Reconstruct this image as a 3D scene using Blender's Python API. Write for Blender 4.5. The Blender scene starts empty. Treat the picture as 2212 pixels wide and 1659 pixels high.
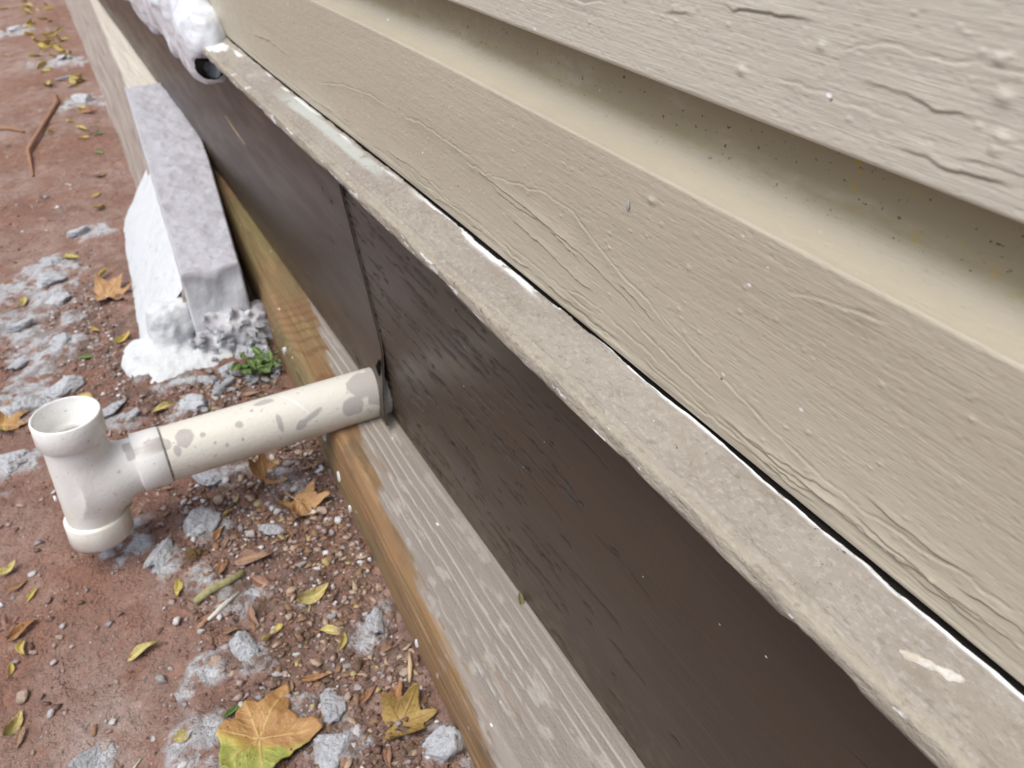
import bpy, math, random
import numpy as np
from math import radians as R
sc = bpy.context.scene
COL = sc.collection
random.seed(7); RNG = np.random.default_rng(7)

# ------------------------------------------------------------------ camera, sky, sun, exposure
cam = bpy.data.cameras.new('camera'); camo = bpy.data.objects.new('camera', cam); COL.objects.link(camo)
camo.location = (0, 0, .64); camo.rotation_euler = (R(90-34.9), 0, R(-28.9))
cam.sensor_width = 36; cam.sensor_fit = 'HORIZONTAL'; cam.lens = 36*1778/2212
cam.clip_start = .01; cam.clip_end = 300
cam.dof.use_dof = True; cam.dof.focus_distance = .42; cam.dof.aperture_fstop = 17
sc.camera = camo
SUN_EL, SUN_AZ = 64, 255          # azimuth clockwise from +Y (the light comes from the open side, over the path)
w = bpy.data.worlds.new('World'); sc.world = w; w.use_nodes = True
nt = w.node_tree; bg = nt.nodes['Background']; sky = nt.nodes.new('ShaderNodeTexSky')
sky.sky_type = 'NISHITA'; sky.sun_disc = False; sky.sun_elevation = R(SUN_EL); sky.sun_rotation = R(SUN_AZ)
sky.air_density = 1.0; sky.dust_density = 4.0; sky.ozone_density = 1.0
nt.links.new(sky.outputs[0], bg.inputs[0]); bg.inputs[1].default_value = .15
sun = bpy.data.lights.new('sun', 'SUN'); suno = bpy.data.objects.new('sun', sun); COL.objects.link(suno)
sun.energy = 1.3; sun.angle = R(42); sun.color = (1, .985, .90)
suno.rotation_euler = (R(90-SUN_EL), 0, R(180-SUN_AZ)); suno.location = (-3, 0, 6)
sc.view_settings.view_transform = 'Standard'; sc.view_settings.look = 'None'
sc.view_settings.exposure = .38; sc.view_settings.gamma = 1; sc.view_settings.use_curve_mapping = False

# ------------------------------------------------------------------ noise
def _h(i, j, k):
    n = (i.astype(np.int64)*374761393 + j.astype(np.int64)*668265263 + k.astype(np.int64)*2147483647) & 0xffffffff
    n = ((n ^ (n >> 13))*1274126177) & 0xffffffff
    n = ((n ^ (n >> 15))*2246822519) & 0xffffffff
    return ((n ^ (n >> 16)) & 0xffff)/65535.
def vn(x, y, z=0.):
    x, y, z = np.broadcast_arrays(np.asarray(x, float), np.asarray(y, float), np.asarray(z, float))
    xi, yi, zi = np.floor(x), np.floor(y), np.floor(z)
    u, v, t = x-xi, y-yi, z-zi
    u = u*u*(3-2*u); v = v*v*(3-2*v); t = t*t*(3-2*t)
    r = 0
    for a in (0, 1):
        for b in (0, 1):
            for c in (0, 1):
                r = r + _h(xi+a, yi+b, zi+c)*(u if a else 1-u)*(v if b else 1-v)*(t if c else 1-t)
    return r*2-1
def fbm(x, y, z=0., o=4):
    r = 0; a = .5
    for i in range(o):
        r = r + a*vn(np.asarray(x)*2**i+17.3*i, np.asarray(y)*2**i+5.1*i, np.asarray(z)*2**i+9.7*i); a *= .5
    return r
def ss(a, b, x):
    t = np.clip((x-a)/(b-a), 0, 1); return t*t*(3-2*t)

# ------------------------------------------------------------------ mesh and object helpers
ORG = {}
def mesh(name, V, F, mat, attrs=None, smooth=True):
    V = np.asarray(V, np.float32).reshape(-1, 3)
    me = bpy.data.meshes.new(name)
    if isinstance(F, np.ndarray):
        n, k = F.shape
        me.vertices.add(len(V)); me.vertices.foreach_set('co', V.ravel())
        me.loops.add(n*k); me.loops.foreach_set('vertex_index', F.astype(np.int32).ravel())
        me.polygons.add(n); me.polygons.foreach_set('loop_start', np.arange(0, n*k, k, dtype=np.int32))
        me.polygons.foreach_set('loop_total', np.full(n, k, np.int32))
        me.update(calc_edges=True)
    else:
        me.from_pydata(V.tolist(), [], F)
    if smooth: me.polygons.foreach_set('use_smooth', np.ones(len(me.polygons), bool))
    for k, a in (attrs or {}).items():
        at = me.attributes.new(k, 'FLOAT', 'POINT'); at.data.foreach_set('value', np.asarray(a, np.float32).ravel())
    me.materials.append(mat); me.update()
    return me
def obj(name, V, F, mat, parent=None, attrs=None, smooth=True, local=False):
    V = np.asarray(V, float).reshape(-1, 3)
    if parent is not None and not local: V = V-np.array(ORG.get(parent.name, (0, 0, 0)))
    o = bpy.data.objects.new(name, mesh(name, V, F, mat, attrs, smooth)); COL.objects.link(o)
    if parent is not None: o.parent = parent; ORG[o.name] = (0, 0, 0) if local else ORG.get(parent.name, (0, 0, 0))
    return o
def tag(o, label=None, cat=None, group=None, kind=None):
    if label: o['label'] = label
    if cat: o['category'] = cat
    if group: o['group'] = group
    if kind: o['kind'] = kind
    return o
def thing(name, label, cat, loc=(0, 0, 0), group=None):
    o = bpy.data.objects.new(name, None); COL.objects.link(o); o.location = loc; o.empty_display_size = .02
    ORG[o.name] = tuple(loc); return tag(o, label, cat, group)
def inst(name, me, loc, rot=(0, 0, 0), scale=(1, 1, 1), parent=None):
    o = bpy.data.objects.new(name, me); COL.objects.link(o)
    o.location = loc; o.rotation_euler = rot; o.scale = scale
    if parent is not None: o.parent = parent
    return o
def gf(nu, nv, wrap=False):                      # quads of a grid with index u*nv+v
    u = np.arange(nu-1)[:, None]; vv = np.arange(nv if wrap else nv-1)[None, :]
    v2 = (vv+1) % nv
    a = u*nv+vv; b = (u+1)*nv+vv; c = (u+1)*nv+v2; d = u*nv+v2
    return np.stack([a, b, c, d], -1).reshape(-1, 4)
def spacing(a, b, fn):
    r = [a]
    while r[-1] < b: r.append(r[-1]+fn(r[-1]))
    r[-1] = b; return np.array(r)
def tube(pts, rad, n=10, cap=True):
    pts = np.asarray(pts, float); rad = np.broadcast_to(np.asarray(rad, float), (len(pts),))
    T = np.gradient(pts, axis=0); T /= np.linalg.norm(T, axis=1)[:, None]
    up = np.array([.13, .21, 1.]); A = np.cross(T, up); A /= np.linalg.norm(A, axis=1)[:, None]; B = np.cross(T, A)
    th = np.linspace(0, 2*np.pi, n, endpoint=False)
    V = pts[:, None]+rad[:, None, None]*(A[:, None]*np.cos(th)[None, :, None]+B[:, None]*np.sin(th)[None, :, None])
    F = [tuple(f) for f in gf(len(pts), n, True)]
    if cap: F += [tuple(range(n)), tuple(range(len(pts)*n-n, len(pts)*n))[::-1]]
    return V.reshape(-1, 3), F
def nets(fn, lo, hi, h):                         # naive surface nets of a signed distance function
    ax = [np.arange(lo[i], hi[i]+h, h) for i in range(3)]
    X, Y, Z = np.meshgrid(*ax, indexing='ij'); D = fn(X, Y, Z)
    S = D < 0; n = D.shape
    cm = np.zeros([k-1 for k in n], int)
    P = np.zeros(cm.shape+(3,)); C = np.zeros(cm.shape)
    sl = lambda o: tuple(slice(o[i], n[i]-1+o[i]) for i in range(3))
    cor = [(a, b, c) for a in (0, 1) for b in (0, 1) for c in (0, 1)]
    for p in cor:
        for i in range(3):
            if p[i] == 0:
                q = list(p); q[i] = 1
                d0, d1 = D[sl(p)], D[sl(q)]; m = (d0 < 0) != (d1 < 0)
                t = np.where(m, d0/np.where(m, d0-d1, 1), 0)
                pos = np.zeros(cm.shape+(3,)); pos[...] = p; pos[..., i] = t
                P += pos*m[..., None]; C += m
    ok = C > 0; idx = -np.ones(cm.shape, int); idx[ok] = np.arange(ok.sum())
    cell = np.argwhere(ok); V = (cell+P[ok]/C[ok][:, None])*h+np.array([a[0] for a in ax])
    F = []
    for i in range(3):
        j, k = (i+1) % 3, (i+2) % 3
        s0 = [slice(None)]*3; s1 = [slice(None)]*3; s0[i] = slice(0, -1); s1[i] = slice(1, None)
        ch = S[tuple(s0)] != S[tuple(s1)]; e = np.argwhere(ch)
        e = e[(e[:, j] > 0) & (e[:, k] > 0) & (e[:, j] < n[j]-1) & (e[:, k] < n[k]-1)]
        fl = S[tuple(e.T)]
        def at(dj, dk):
            q = e.copy(); q[:, j] -= dj; q[:, k] -= dk; return idx[tuple(q.T)]
        Q = np.stack([at(1, 1), at(0, 1), at(0, 0), at(1, 0)], 1); Q[~fl] = Q[~fl][:, ::-1]; F.append(Q)
    F = np.concatenate(F); F = F[(F >= 0).all(1)]
    return V, F
def smin(a, b, k):
    h = np.clip(.5+.5*(b-a)/k, 0, 1); return b*(1-h)+a*h-k*h*(1-h)

# ------------------------------------------------------------------ materials
def material(name, base, rough=.6, layers=(), bumps=(), spec=.5, rnd=None):
    m = bpy.data.materials.new(name); m.use_nodes = True; t = m.node_tree; N = t.nodes; L = t.links.new
    bs = N['Principled BSDF']; bs.inputs['Specular IOR Level'].default_value = spec
    tc = N.new('ShaderNodeTexCoord')
    def val(s):
        if isinstance(s, (int, float)):
            v = N.new('ShaderNodeValue'); v.outputs[0].default_value = s; return v.outputs[0]
        if s[0] == 'attr':
            a = N.new('ShaderNodeAttribute'); a.attribute_name = s[1]; return a.outputs['Fac']
        mp = N.new('ShaderNodeMapping'); mp.inputs['Scale'].default_value = s[1] if hasattr(s[1], '__len__') else (s[1],)*3
        L(tc.outputs['Object'], mp.inputs[0])
        if s[0] == 'noise':
            x = N.new('ShaderNodeTexNoise'); x.inputs['Scale'].default_value = 1; x.inputs['Detail'].default_value = s[4] if len(s) > 4 else 4
            x.inputs['Roughness'].default_value = .6; o = x.outputs[0]
        else:
            x = N.new('ShaderNodeTexVoronoi'); x.inputs['Scale'].default_value = 1; o = x.outputs['Distance']
        L(mp.outputs[0], x.inputs['Vector'])
        r = N.new('ShaderNodeMapRange'); r.interpolation_type = 'SMOOTHSTEP'
        r.inputs[1].default_value = s[2]; r.inputs[2].default_value = s[3]; L(o, r.inputs[0])
        return r.outputs[0]
    def fac(s):
        if isinstance(s, list):
            o = val(s[0])
            for q in s[1:]:
                mm = N.new('ShaderNodeMath'); mm.operation = 'MULTIPLY'; mm.use_clamp = True; L(o, mm.inputs[0]); L(val(q), mm.inputs[1]); o = mm.outputs[0]
            return o
        return val(s)
    if rnd:
        oi = N.new('ShaderNodeObjectInfo'); cr = N.new('ShaderNodeValToRGB'); e = cr.color_ramp; e.interpolation = 'CONSTANT' if len(rnd) > 5 else 'LINEAR'
        while len(e.elements) < len(rnd): e.elements.new(.5)
        for i, c in enumerate(rnd): e.elements[i].position = i/len(rnd); e.elements[i].color = (*c, 1)
        L(oi.outputs['Random'], cr.inputs[0]); col = cr.outputs[0]
    else:
        rg = N.new('ShaderNodeRGB'); rg.outputs[0].default_value = (*base, 1); col = rg.outputs[0]
    for f, c in layers:
        mx = N.new('ShaderNodeMix'); mx.data_type = 'RGBA'; L(fac(f), mx.inputs[0]); L(col, mx.inputs[6]); mx.inputs[7].default_value = (*c, 1); col = mx.outputs[2]
    L(col, bs.inputs['Base Color'])
    if isinstance(rough, tuple):
        r = N.new('ShaderNodeMapRange'); L(fac(rough[2]), r.inputs[0]); r.inputs[3].default_value = rough[0]; r.inputs[4].default_value = rough[1]; L(r.outputs[0], bs.inputs['Roughness'])
    else: bs.inputs['Roughness'].default_value = rough
    nrm = None
    for f, dist in bumps:
        b = N.new('ShaderNodeBump'); b.inputs['Strength'].default_value = 1; b.inputs['Distance'].default_value = dist; L(fac(f), b.inputs['Height'])
        if nrm is not None: L(nrm, b.inputs['Normal'])
        nrm = b.outputs[0]
    if nrm is not None: L(nrm, bs.inputs['Normal'])
    return m
N_, V_ = 'noise', 'vor'
M = {}
M['siding'] = material('siding_paint', (.455, .415, .325), (.42, .62, (N_, 60, .3, .7)), [
    ((N_, (9, 3, 12), .35, .7), (.42, .38, .295)),
    ([(N_, (14, 5, 14), .5, .75), .5], (.445, .385, .30)),
    (('attr', 'lit_tone'), (.545, .52, .445)),  # upper boards coloured paler, standing in for the brighter light on them
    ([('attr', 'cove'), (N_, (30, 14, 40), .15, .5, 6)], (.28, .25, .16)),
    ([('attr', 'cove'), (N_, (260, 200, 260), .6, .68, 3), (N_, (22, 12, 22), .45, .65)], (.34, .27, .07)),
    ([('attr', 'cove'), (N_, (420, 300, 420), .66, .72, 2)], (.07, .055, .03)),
    (('attr', 'crk'), (.16, .135, .09)),
    ([(V_, (110, 70, 110), .11, .07), (N_, 35, .55, .62)], (.72, .72, .72)),
    ([(V_, (75, 60, 75), .07, .05), (N_, 28, .55, .62)], (.10, .075, .05))],
    [((N_, (200, 110, 260), .3, .75, 3), .00010), ((V_, (300, 170, 300), 0, .45), .00013), ((N_, (500, 40, 900), .2, .8, 2), .00010)])
M['ledge'] = material('ledge_paint', (.335, .308, .265), .92, [
    ((N_, (20, 8, 20), .35, .7), (.29, .26, .228)),
    ([('attr', 'lip'), .8], (.38, .345, .275)),
    ([(N_, (90, 50, 90), .48, .72, 6), .6], (.235, .205, .175)), ([(N_, (420, 260, 420), .5, .68, 3), .55], (.43, .40, .355)), ([(N_, (260, 150, 260), .56, .7, 4), .5], (.20, .17, .14)), ([(N_, (30, 12, 30), .55, .72, 6), .55], (.25, .215, .17)),
    ([('attr', 'prm'), (N_, (70, 40, 70), .25, .45)], (.43, .45, .42)),
    (('attr', 'wht'), (.80, .82, .82)),
    ([(V_, (240, 150, 240), .10, .06), (N_, 40, .56, .66)], (.62, .60, .55)),
    ([(N_, (330, 220, 330), .66, .72, 3), (N_, 16, .45, .6)], (.13, .10, .07)),
    (('attr', 'gap'), (.025, .022, .02))],
    [((N_, (420, 240, 420), .25, .75, 4), .0004), ((N_, (90, 40, 90), .3, .7, 6), .0009)], .15)
M['white_chip'] = material('white_primer', (.82, .84, .85), .6, [((N_, 300, .5, .7), (.6, .6, .57))], [((N_, 400, .2, .8), .0002)])
M['skirt'] = material('skirt_paint', (.054, .039, .029), (.34, .46, (N_, (30, 6, 40), .3, .7)), [
    ((N_, (12, 3, 12), .35, .7), (.061, .045, .034)),
    (('attr', 'crk'), (.018, .013, .009)),
    ([('attr', 'dirt'), (N_, (120, 60, 120), .45, .65, 5)], (.10, .075, .04)),
    ([(V_, (60, 45, 60), .05, .03), (N_, 20, .5, .56)], (.6, .6, .55))],
    [((N_, (60, 10, 160), .25, .75, 3), .00010), ((N_, (500, 300, 500), .2, .8, 2), .00005)], .42)
M['timber'] = material('timber_wood', (.205, .122, .060), .75, [
    ((N_, (25, 3, 160), .4, .65, 5), (.24, .135, .06)),
    ((N_, (60, 5, 260), .5, .7, 4), (.36, .23, .115)),
    ([(N_, (9, 2.2, 22), .48, .66, 3), .8], (.19, .165, .065)),
    ([('attr', 'ring'), .75], (.17, .085, .035)),
    ([(N_, (45, 14, 60), .52, .70, 5), .8], (.13, .09, .05)), ([(N_, (18, 5, 30), .5, .66, 5), .6], (.19, .15, .07)),
    (('attr', 'paint'), (.265, .235, .205)),
    ([('attr', 'paint'), ('attr', 'streak')], (.50, .47, .425)),
    ([('attr', 'paint'), (N_, (14, 3, 14), .55, .75), .4], (.24, .19, .15)),
    ([(V_, (90, 40, 90), .12, .08), (N_, 14, .53, .6)], (.78, .76, .72))],
    [((N_, (160, 6, 220), .25, .75, 4), .0004), ((N_, (400, 300, 400), .2, .8, 3), .0003)])
M['beam'] = material('beam_paint', (.34, .285, .245), .7, [
    ((N_, (60, 2.5, 120), .45, .62, 4), (.41, .36, .31)),
    ((N_, (40, 3, 90), .55, .7, 4), (.22, .175, .14)),
    (('attr', 'top'), (.62, .575, .50)),
    ([('attr', 'top'), (N_, 40, .5, .75), .5], (.50, .46, .40))],
    [((N_, (60, 4, 200), .25, .75, 4), .002)])
M['mortar'] = material('grey_mortar', (.44, .44, .475), .9, [
    ((N_, 12, .35, .75, 5), (.395, .39, .42)), ((N_, 90, .55, .8, 5), (.49, .49, .515)),
    ([(N_, (60, 20, 60), .64, .74), .4], (.22, .21, .22)), (('attr', 'pale'), (.62, .65, .68))],
    [((N_, 220, .2, .8, 5), .0003), ((N_, 30, .3, .7, 4), .0007)])
M['plaster'] = material('white_plaster', (.60, .63, .645), .75, [
    ((N_, 14, .45, .8), (.60, .64, .69)), ([(N_, 60, .56, .72, 5), .8], (.46, .49, .53)), ([(N_, (50, 20, 80), .66, .72), .6], (.66, .60, .36))],
    [((N_, 90, .25, .75, 5), .0006), ((N_, 20, .3, .7), .002)])
M['wrap'] = material('white_plastic', (.70, .735, .78), .3, [((N_, 25, .45, .7), (.60, .65, .73)), ([(N_, 60, .6, .7), .6], (.55, .55, .56))], [((N_, (40, 16, 40), .2, .8, 2), .002)])
M['black'] = material('black_void', (.012, .012, .011), .9, [((N_, 200, .5, .7), (.03, .027, .022))], [((N_, 300, .2, .8), .001)], .0)
_n = M['black'].node_tree; _d = _n.nodes.new('ShaderNodeBsdfDiffuse'); _d.inputs[0].default_value = (.010, .009, .008, 1)
_n.links.new(_d.outputs[0], [q for q in _n.nodes if q.type == 'OUTPUT_MATERIAL'][0].inputs[0])
M['pvc'] = material('pvc', (.73, .715, .64), .34, [
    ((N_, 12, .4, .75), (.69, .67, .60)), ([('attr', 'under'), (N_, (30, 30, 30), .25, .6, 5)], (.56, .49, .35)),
    ([(N_, 160, .64, .70, 3), .6], (.35, .31, .25)), ([('attr', 'spot'), .88], (.43, .40, .385)), (('attr', 'scr'), (.86, .9, .93)), (('attr', 'seam'), (.10, .09, .08))],
    [((N_, 300, .3, .7, 3), .00015)])
M['tee'] = material('pvc_tee', (.83, .835, .81), .30, [
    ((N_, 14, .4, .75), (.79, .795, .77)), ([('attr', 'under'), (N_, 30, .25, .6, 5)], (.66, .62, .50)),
    ([(N_, 170, .66, .71, 3), .6], (.38, .35, .30)), ([('attr', 'spot'), .88], (.45, .43, .415))], [((N_, 250, .3, .7, 3), .00015)])
M['ground'] = material('red_soil', (.35, .188, .135), .95, [
    ((N_, 9, .35, .7, 6), (.28, .145, .102)), ((N_, 34, .5, .72, 6), (.43, .28, .215)), ((N_, 130, .55, .7, 5), (.19, .115, .085)),
    ([('attr', 'dust'), (N_, 28, .3, .62, 7)], (.52, .42, .38)), ([('attr', 'mor'), (N_, 55, .36, .52, 7)], (.63, .65, .68)),
    ([('attr', 'rub'), (N_, 45, .40, .62, 6)], (.20, .13, .10)), ([(V_, 120, .16, .1), (N_, 25, .52, .62)], (.60, .56, .54))],
    [((N_, 240, .2, .8, 5), .0012), ((N_, 60, .25, .75, 6), .004)])
M['grit'] = material('grit', (.4, .3, .26), .9, [(('attr', 'c1'), (.19, .11, .085)), (('attr', 'c2'), (.66, .66, .66)), (('attr', 'c3'), (.33, .30, .30))], [((N_, 600, .2, .8), .0005)])
M['pebble'] = material('pebble', (.5, .5, .5), .85, [((N_, 140, .5, .75, 5), (.36, .28, .25)), ([(N_, 300, .6, .7), .5], (.2, .16, .14))], [((N_, 300, .2, .8, 4), .0008)])
M['lump'] = material('mortar_lump', (.62, .65, .69), .92, [((N_, 5, .42, .7, 6), (.50, .52, .55)), ((N_, 2.2, .56, .72, 5), (.42, .31, .27)), ((N_, 14, .62, .7, 4), (.30, .27, .26))],
    [((N_, 9, .2, .8, 6), .0035)])
M['yleaf'] = material('yellow_leaf', (.5, .4, .1), .55, [((N_, 7, .52, .68, 4), (.34, .21, .05)), (('attr', 'rib'), (.60, .54, .22))], [((N_, 12, .2, .8), .0006)],
    rnd=[(.52, .42, .09), (.46, .38, .13), (.58, .45, .08), (.40, .29, .11), (.50, .43, .17)])
M['bleaf'] = material('brown_leaf', (.3, .16, .07), .6, [((N_, 6, .48, .68, 4), (.16, .085, .05)), (('attr', 'rib'), (.40, .25, .13))], [((N_, 12, .2, .8), .0006)],
    rnd=[(.36, .16, .06), (.27, .15, .08), (.42, .22, .09), (.24, .13, .10), (.36, .25, .17)])
def syc(name, c, blotch, veinc, tip=None):
    ly = [((N_, 45, .45, .72, 5), blotch)]
    if tip: ly += [(('attr', 'tip1'), (.52, .42, .10)), (('attr', 'tip2'), (.30, .34, .08))]
    ly += [([('attr', 'vein'), .8], veinc), ((N_, 260, .64, .7, 3), tuple(q*.45 for q in c))]
    return material(name, c, .55, ly, [(('attr', 'vein'), .0007), ((N_, 200, .2, .8, 4), .0005)])
M['syc_big'] = syc('sycamore_orange', (.40, .225, .085), (.33, .17, .065), (.55, .38, .14), True)
M['syc_tan'] = syc('sycamore_tan', (.44, .255, .11), (.33, .175, .075), (.50, .32, .15))
M['syc_olive'] = syc('sycamore_olive', (.34, .235, .065), (.22, .14, .045), (.30, .19, .06))
M['green'] = material('green_leaf', (.085, .16, .035), .5, [((N_, 6, .45, .7), (.13, .19, .06)), (('attr', 'rib'), (.26, .33, .12))], [((N_, 12, .2, .8), .0004)])
M['stem'] = material('weed_stem', (.20, .22, .07), .6)
M['twig'] = material('twig_bark', (.34, .32, .16), .8, [((N_, (200, 200, 200), .4, .7), (.24, .21, .10))], [((N_, 300, .2, .8), .0006)])
M['root'] = material('dry_root', (.36, .20, .12), .85, [((N_, 120, .4, .7), (.27, .14, .09))], [((N_, 300, .2, .8), .0006)])
M['splinter'] = material('wood_splinter', (.62, .60, .55), .8, [((N_, 120, .45, .7), (.48, .42, .34))], [((N_, (300, 300, 300), .2, .8), .0005)])
M['pale_wood'] = material('pale_wood', (.55, .43, .26), .8, [((N_, 120, .45, .7), (.42, .30, .17))], [((N_, 300, .2, .8), .0005)])
M['clump'] = material('dry_moss', (.15, .095, .04), .95, [((N_, 200, .45, .65), (.24, .15, .06))])
M['husk'] = material('grey_husk', (.30, .30, .31), .4, [((N_, 500, .5, .6), (.55, .56, .58))])

# ------------------------------------------------------------------ ground
GB = [(-.12,1.45,.10),(-.15,1.35,.10),(-.10,1.20,.09),(-.15,1.12,.08),(-.06,1.3,.05),(-.13,1.07,.07),(-.10,1.02,.06),(-.16,.96,.06),(-.03,.98,.05),(.05,.96,.05),(-.08,1.5,.09),(-.09,1.4,.09),(-.13,1.28,.09),(-.085,1.22,.06),(.0,1.62,.07),
      (.13,1.2,.08),(.16,1.15,.06),(.10,1.15,.07),(-.03,.70,.045),(.02,.73,.05),(.0,.66,.04),(.02,.53,.04),(.04,.46,.04),(.06,.42,.04),(.14,.36,.05),(.13,.51,.05),(-.12,.5,.03),(-.04,.47,.06),(-.02,.55,.05),
      (.06,.8,.05),(.12,.75,.06),(.07,2.5,.12),(-.04,3.6,.15),(.07,3.0,.15),(-.06,.75,.05),(.04,1.05,.07),(.03,.62,.05)]
def ground_h(x, y):
    x = np.asarray(x, float); y = np.asarray(y, float)
    z = -.02*ss(.08, -.25, x)-.012*ss(-.2, -.8, x)
    near = ss(4, 1.5, np.hypot(x, y))
    z = z+.010*fbm(x*5, y*5, 1.3, 3)+near*(.0060*fbm(x*22, y*22, 3.1, 4)+.0016*fbm(x*110, y*110, 2.2, 3)+.0042*fbm(x*95, y*95, 7.7, 4)*rub(x, y))
    return z+.02*fbm(x*.6, y*.6, 9., 2)*ss(1.5, 5, np.hypot(x, y))
def rub(x, y):
    band = ss(-.10, .02, x-.10*(y-.45)*(y < .9))*ss(1.7, 1.0, y)
    return np.clip(band+.7*np.exp(-((x+.08)**2+(y-1.25)**2*.6)/.03), .12, 1)
def far_sp(c0, c1, d0, g):
    return lambda t: d0 if c0 <= t <= c1 else d0+g*(abs(t-c0) if t < c0 else abs(t-c1))
gx = np.concatenate([-spacing(.30, 40, lambda t: .003+.05*(t-.3))[::-1], spacing(-.30, .26, lambda t: .0028)[1:], [.3, .5, 2, 12]])
gy = np.concatenate([[-12, -3, -1, -.4, 0, .2], spacing(.28, 1.45, lambda t: .0031), spacing(1.45, 60, lambda t: .0031+.02*(t-1.45))[1:]])
GX, GY = np.meshgrid(gx, gy, indexing='ij')
mor = np.zeros_like(GX)
for bx_, by_, br in GB: mor = np.maximum(mor, np.exp(-((GX-bx_)**2+(GY-by_)**2)/(br*.62)**2))
mor = ss(.35, .8, mor+.8*fbm(GX*45, GY*45, 2., 5))*ss(.0, .2, mor)
dust = np.clip(.25+.9*fbm(GX*6, GY*6, 5., 3)+.5*np.exp(-((GX+.06)**2+(GY-.5)**2)/.02), 0, 1)
GV = np.stack([GX, GY, ground_h(GX, GY)+.003*mor], -1)
g = obj('ground', GV, gf(len(gx), len(gy)), M['ground'], None, {'mor': mor, 'dust': dust, 'rub': rub(GX, GY)}); tag(g, 'bare red clay soil strewn with mortar dust and crumbs', kind='structure')
def gz(x, y): return float(ground_h(np.array([x]), np.array([y]))[0])

# ------------------------------------------------------------------ house wall: siding boards, ledge, skirt boards
house = thing('house_wall', 'tan painted drop siding wall with a jutting ledge above a dark brown skirt', 'wall', (.25, 0, 0))
def sag(y): return -.008*ss(.45, 1.1, y)
YS = np.concatenate([[-1.5, -.6, -.3, -.15, -.05], spacing(0., .45, lambda t: .0008), spacing(.45, 9, lambda t: .0008+.0042*(t-.45))[1:]])
def crack_field(Yg, Zg, lines, amp, jit=.0007):
    """raised flake edges: a step up on the upper side of each line, a dirt groove in it"""
    h = np.zeros_like(Yg); c = np.zeros_like(Yg)
    for k, ln in enumerate(lines):
        a = np.array(sorted(ln)); lo, hi = a[0, 0], a[-1, 0]
        yy = Yg[:, 0]; m = np.where((yy > lo) & (yy < hi))[0]
        if not len(m): continue
        zl = np.interp(yy[m], a[:, 0], a[:, 1])+jit*2.2*fbm(yy[m]*160, k*3.7, 0, 4)
        d = Zg[m]-zl[:, None]
        tp = np.minimum(ss(lo, lo+.012, yy[m]), ss(hi, hi-.012, yy[m]))[:, None]*(.55+.6*np.clip(vn(yy[m]*70, k*1.7)[:, None]+.5, 0, 1))
        s = 1 if k % 2 else -1
        h[m] += amp*tp*(np.exp(-np.clip(d*s, 0, 1)/.0035)*ss(-.0006, .0005, d*s)-.35*np.exp(-((d+.0004*s)/.0006)**2))
        c[m] = np.maximum(c[m], tp*np.exp(-((d+.0004*s)/.0006)**2)*.6)
    return h, c
Z0, PITCH = .3982, .1448
CR0 = [[(.4885,.4472),(.4547,.4486),(.4179,.4549),(.38,.4609),(.3507,.4607),(.3226,.4492),(.2808,.4405),(.2609,.4323)],
       [(.4685,.4460),(.42,.4455),(.38,.4430),(.34,.4395),(.305,.4345),(.285,.4290)],
       [(.5923,.449),(.561,.4533),(.5172,.453),(.4676,.4522)],[(.4485,.443),(.4121,.4407),(.3793,.4423),(.3536,.4375),(.3391,.4352)],
       [(.2733,.4396),(.2433,.4316),(.204,.4247),(.1666,.4181),(.1421,.4176),(.1147,.4195),(.0965,.4225),(.0737,.4225)],[(.219,.4096),(.1916,.41),(.1627,.4136),(.1462,.4155)],
       [(.3618,.4102),(.3374,.4158),(.3099,.4149),(.2764,.413),(.2608,.4108)],[(.1421,.4249),(.1197,.4222),(.0931,.4234)],[(.8022,.4286),(.7311,.4428),(.6607,.4497),(.6108,.4495)],
       [(.43,.431),(.3893,.4285),(.3576,.4242),(.3241,.4222)],[(.30,.4255),(.27,.4205),(.245,.4165),(.22,.4140)],[(.31,.4395),(.29,.4365),(.272,.4300)],
       [(.125,.4085),(.10,.4100),(.075,.4125),(.05,.414)],[(.10,.4165),(.08,.4185),(.06,.4175),(.045,.4160)],[(.20,.485),(.17,.492),(.15,.495)],[(1.05,.43),(.98,.437),(.90,.434)]]
for q in range(26):                                # layered paint edges along the foot of the board
    y0 = random.uniform(.05, .8); z0 = random.uniform(.4025, .4125); L_ = random.uniform(.03, .12)
    CR0.append([(y0+L_*t/4, z0+random.uniform(-.0012, .0012)) for t in range(5)])
CR1 = [[(.2038,.5763),(.1956,.5758),(.1887,.5783),(.1777,.5802),(.1643,.5802),(.1462,.581),(.1345,.5815),(.12,.582)],[(.1902,.568),(.1739,.5683),(.1597,.5668),(.1412,.5673)],
       [(.2064,.574),(.2012,.5703),(.1967,.5659)],[(.2577,.5805),(.2502,.5794),(.2359,.5811),(.2171,.5821),(.2069,.5815)],[(.1969,.5904),(.1871,.5905),(.1771,.5909)],
       [(.2935,.5706),(.2807,.5728),(.2693,.5733)],[(.2251,.5607),(.2113,.5607),(.1941,.5599),(.1636,.5584)],[(.1707,.5516),(.1479,.5516),(.1236,.5529)],
       [(.42,.565),(.39,.568),(.35,.566),(.33,.569)],[(.15,.5555),(.135,.556),(.115,.557)]]
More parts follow.
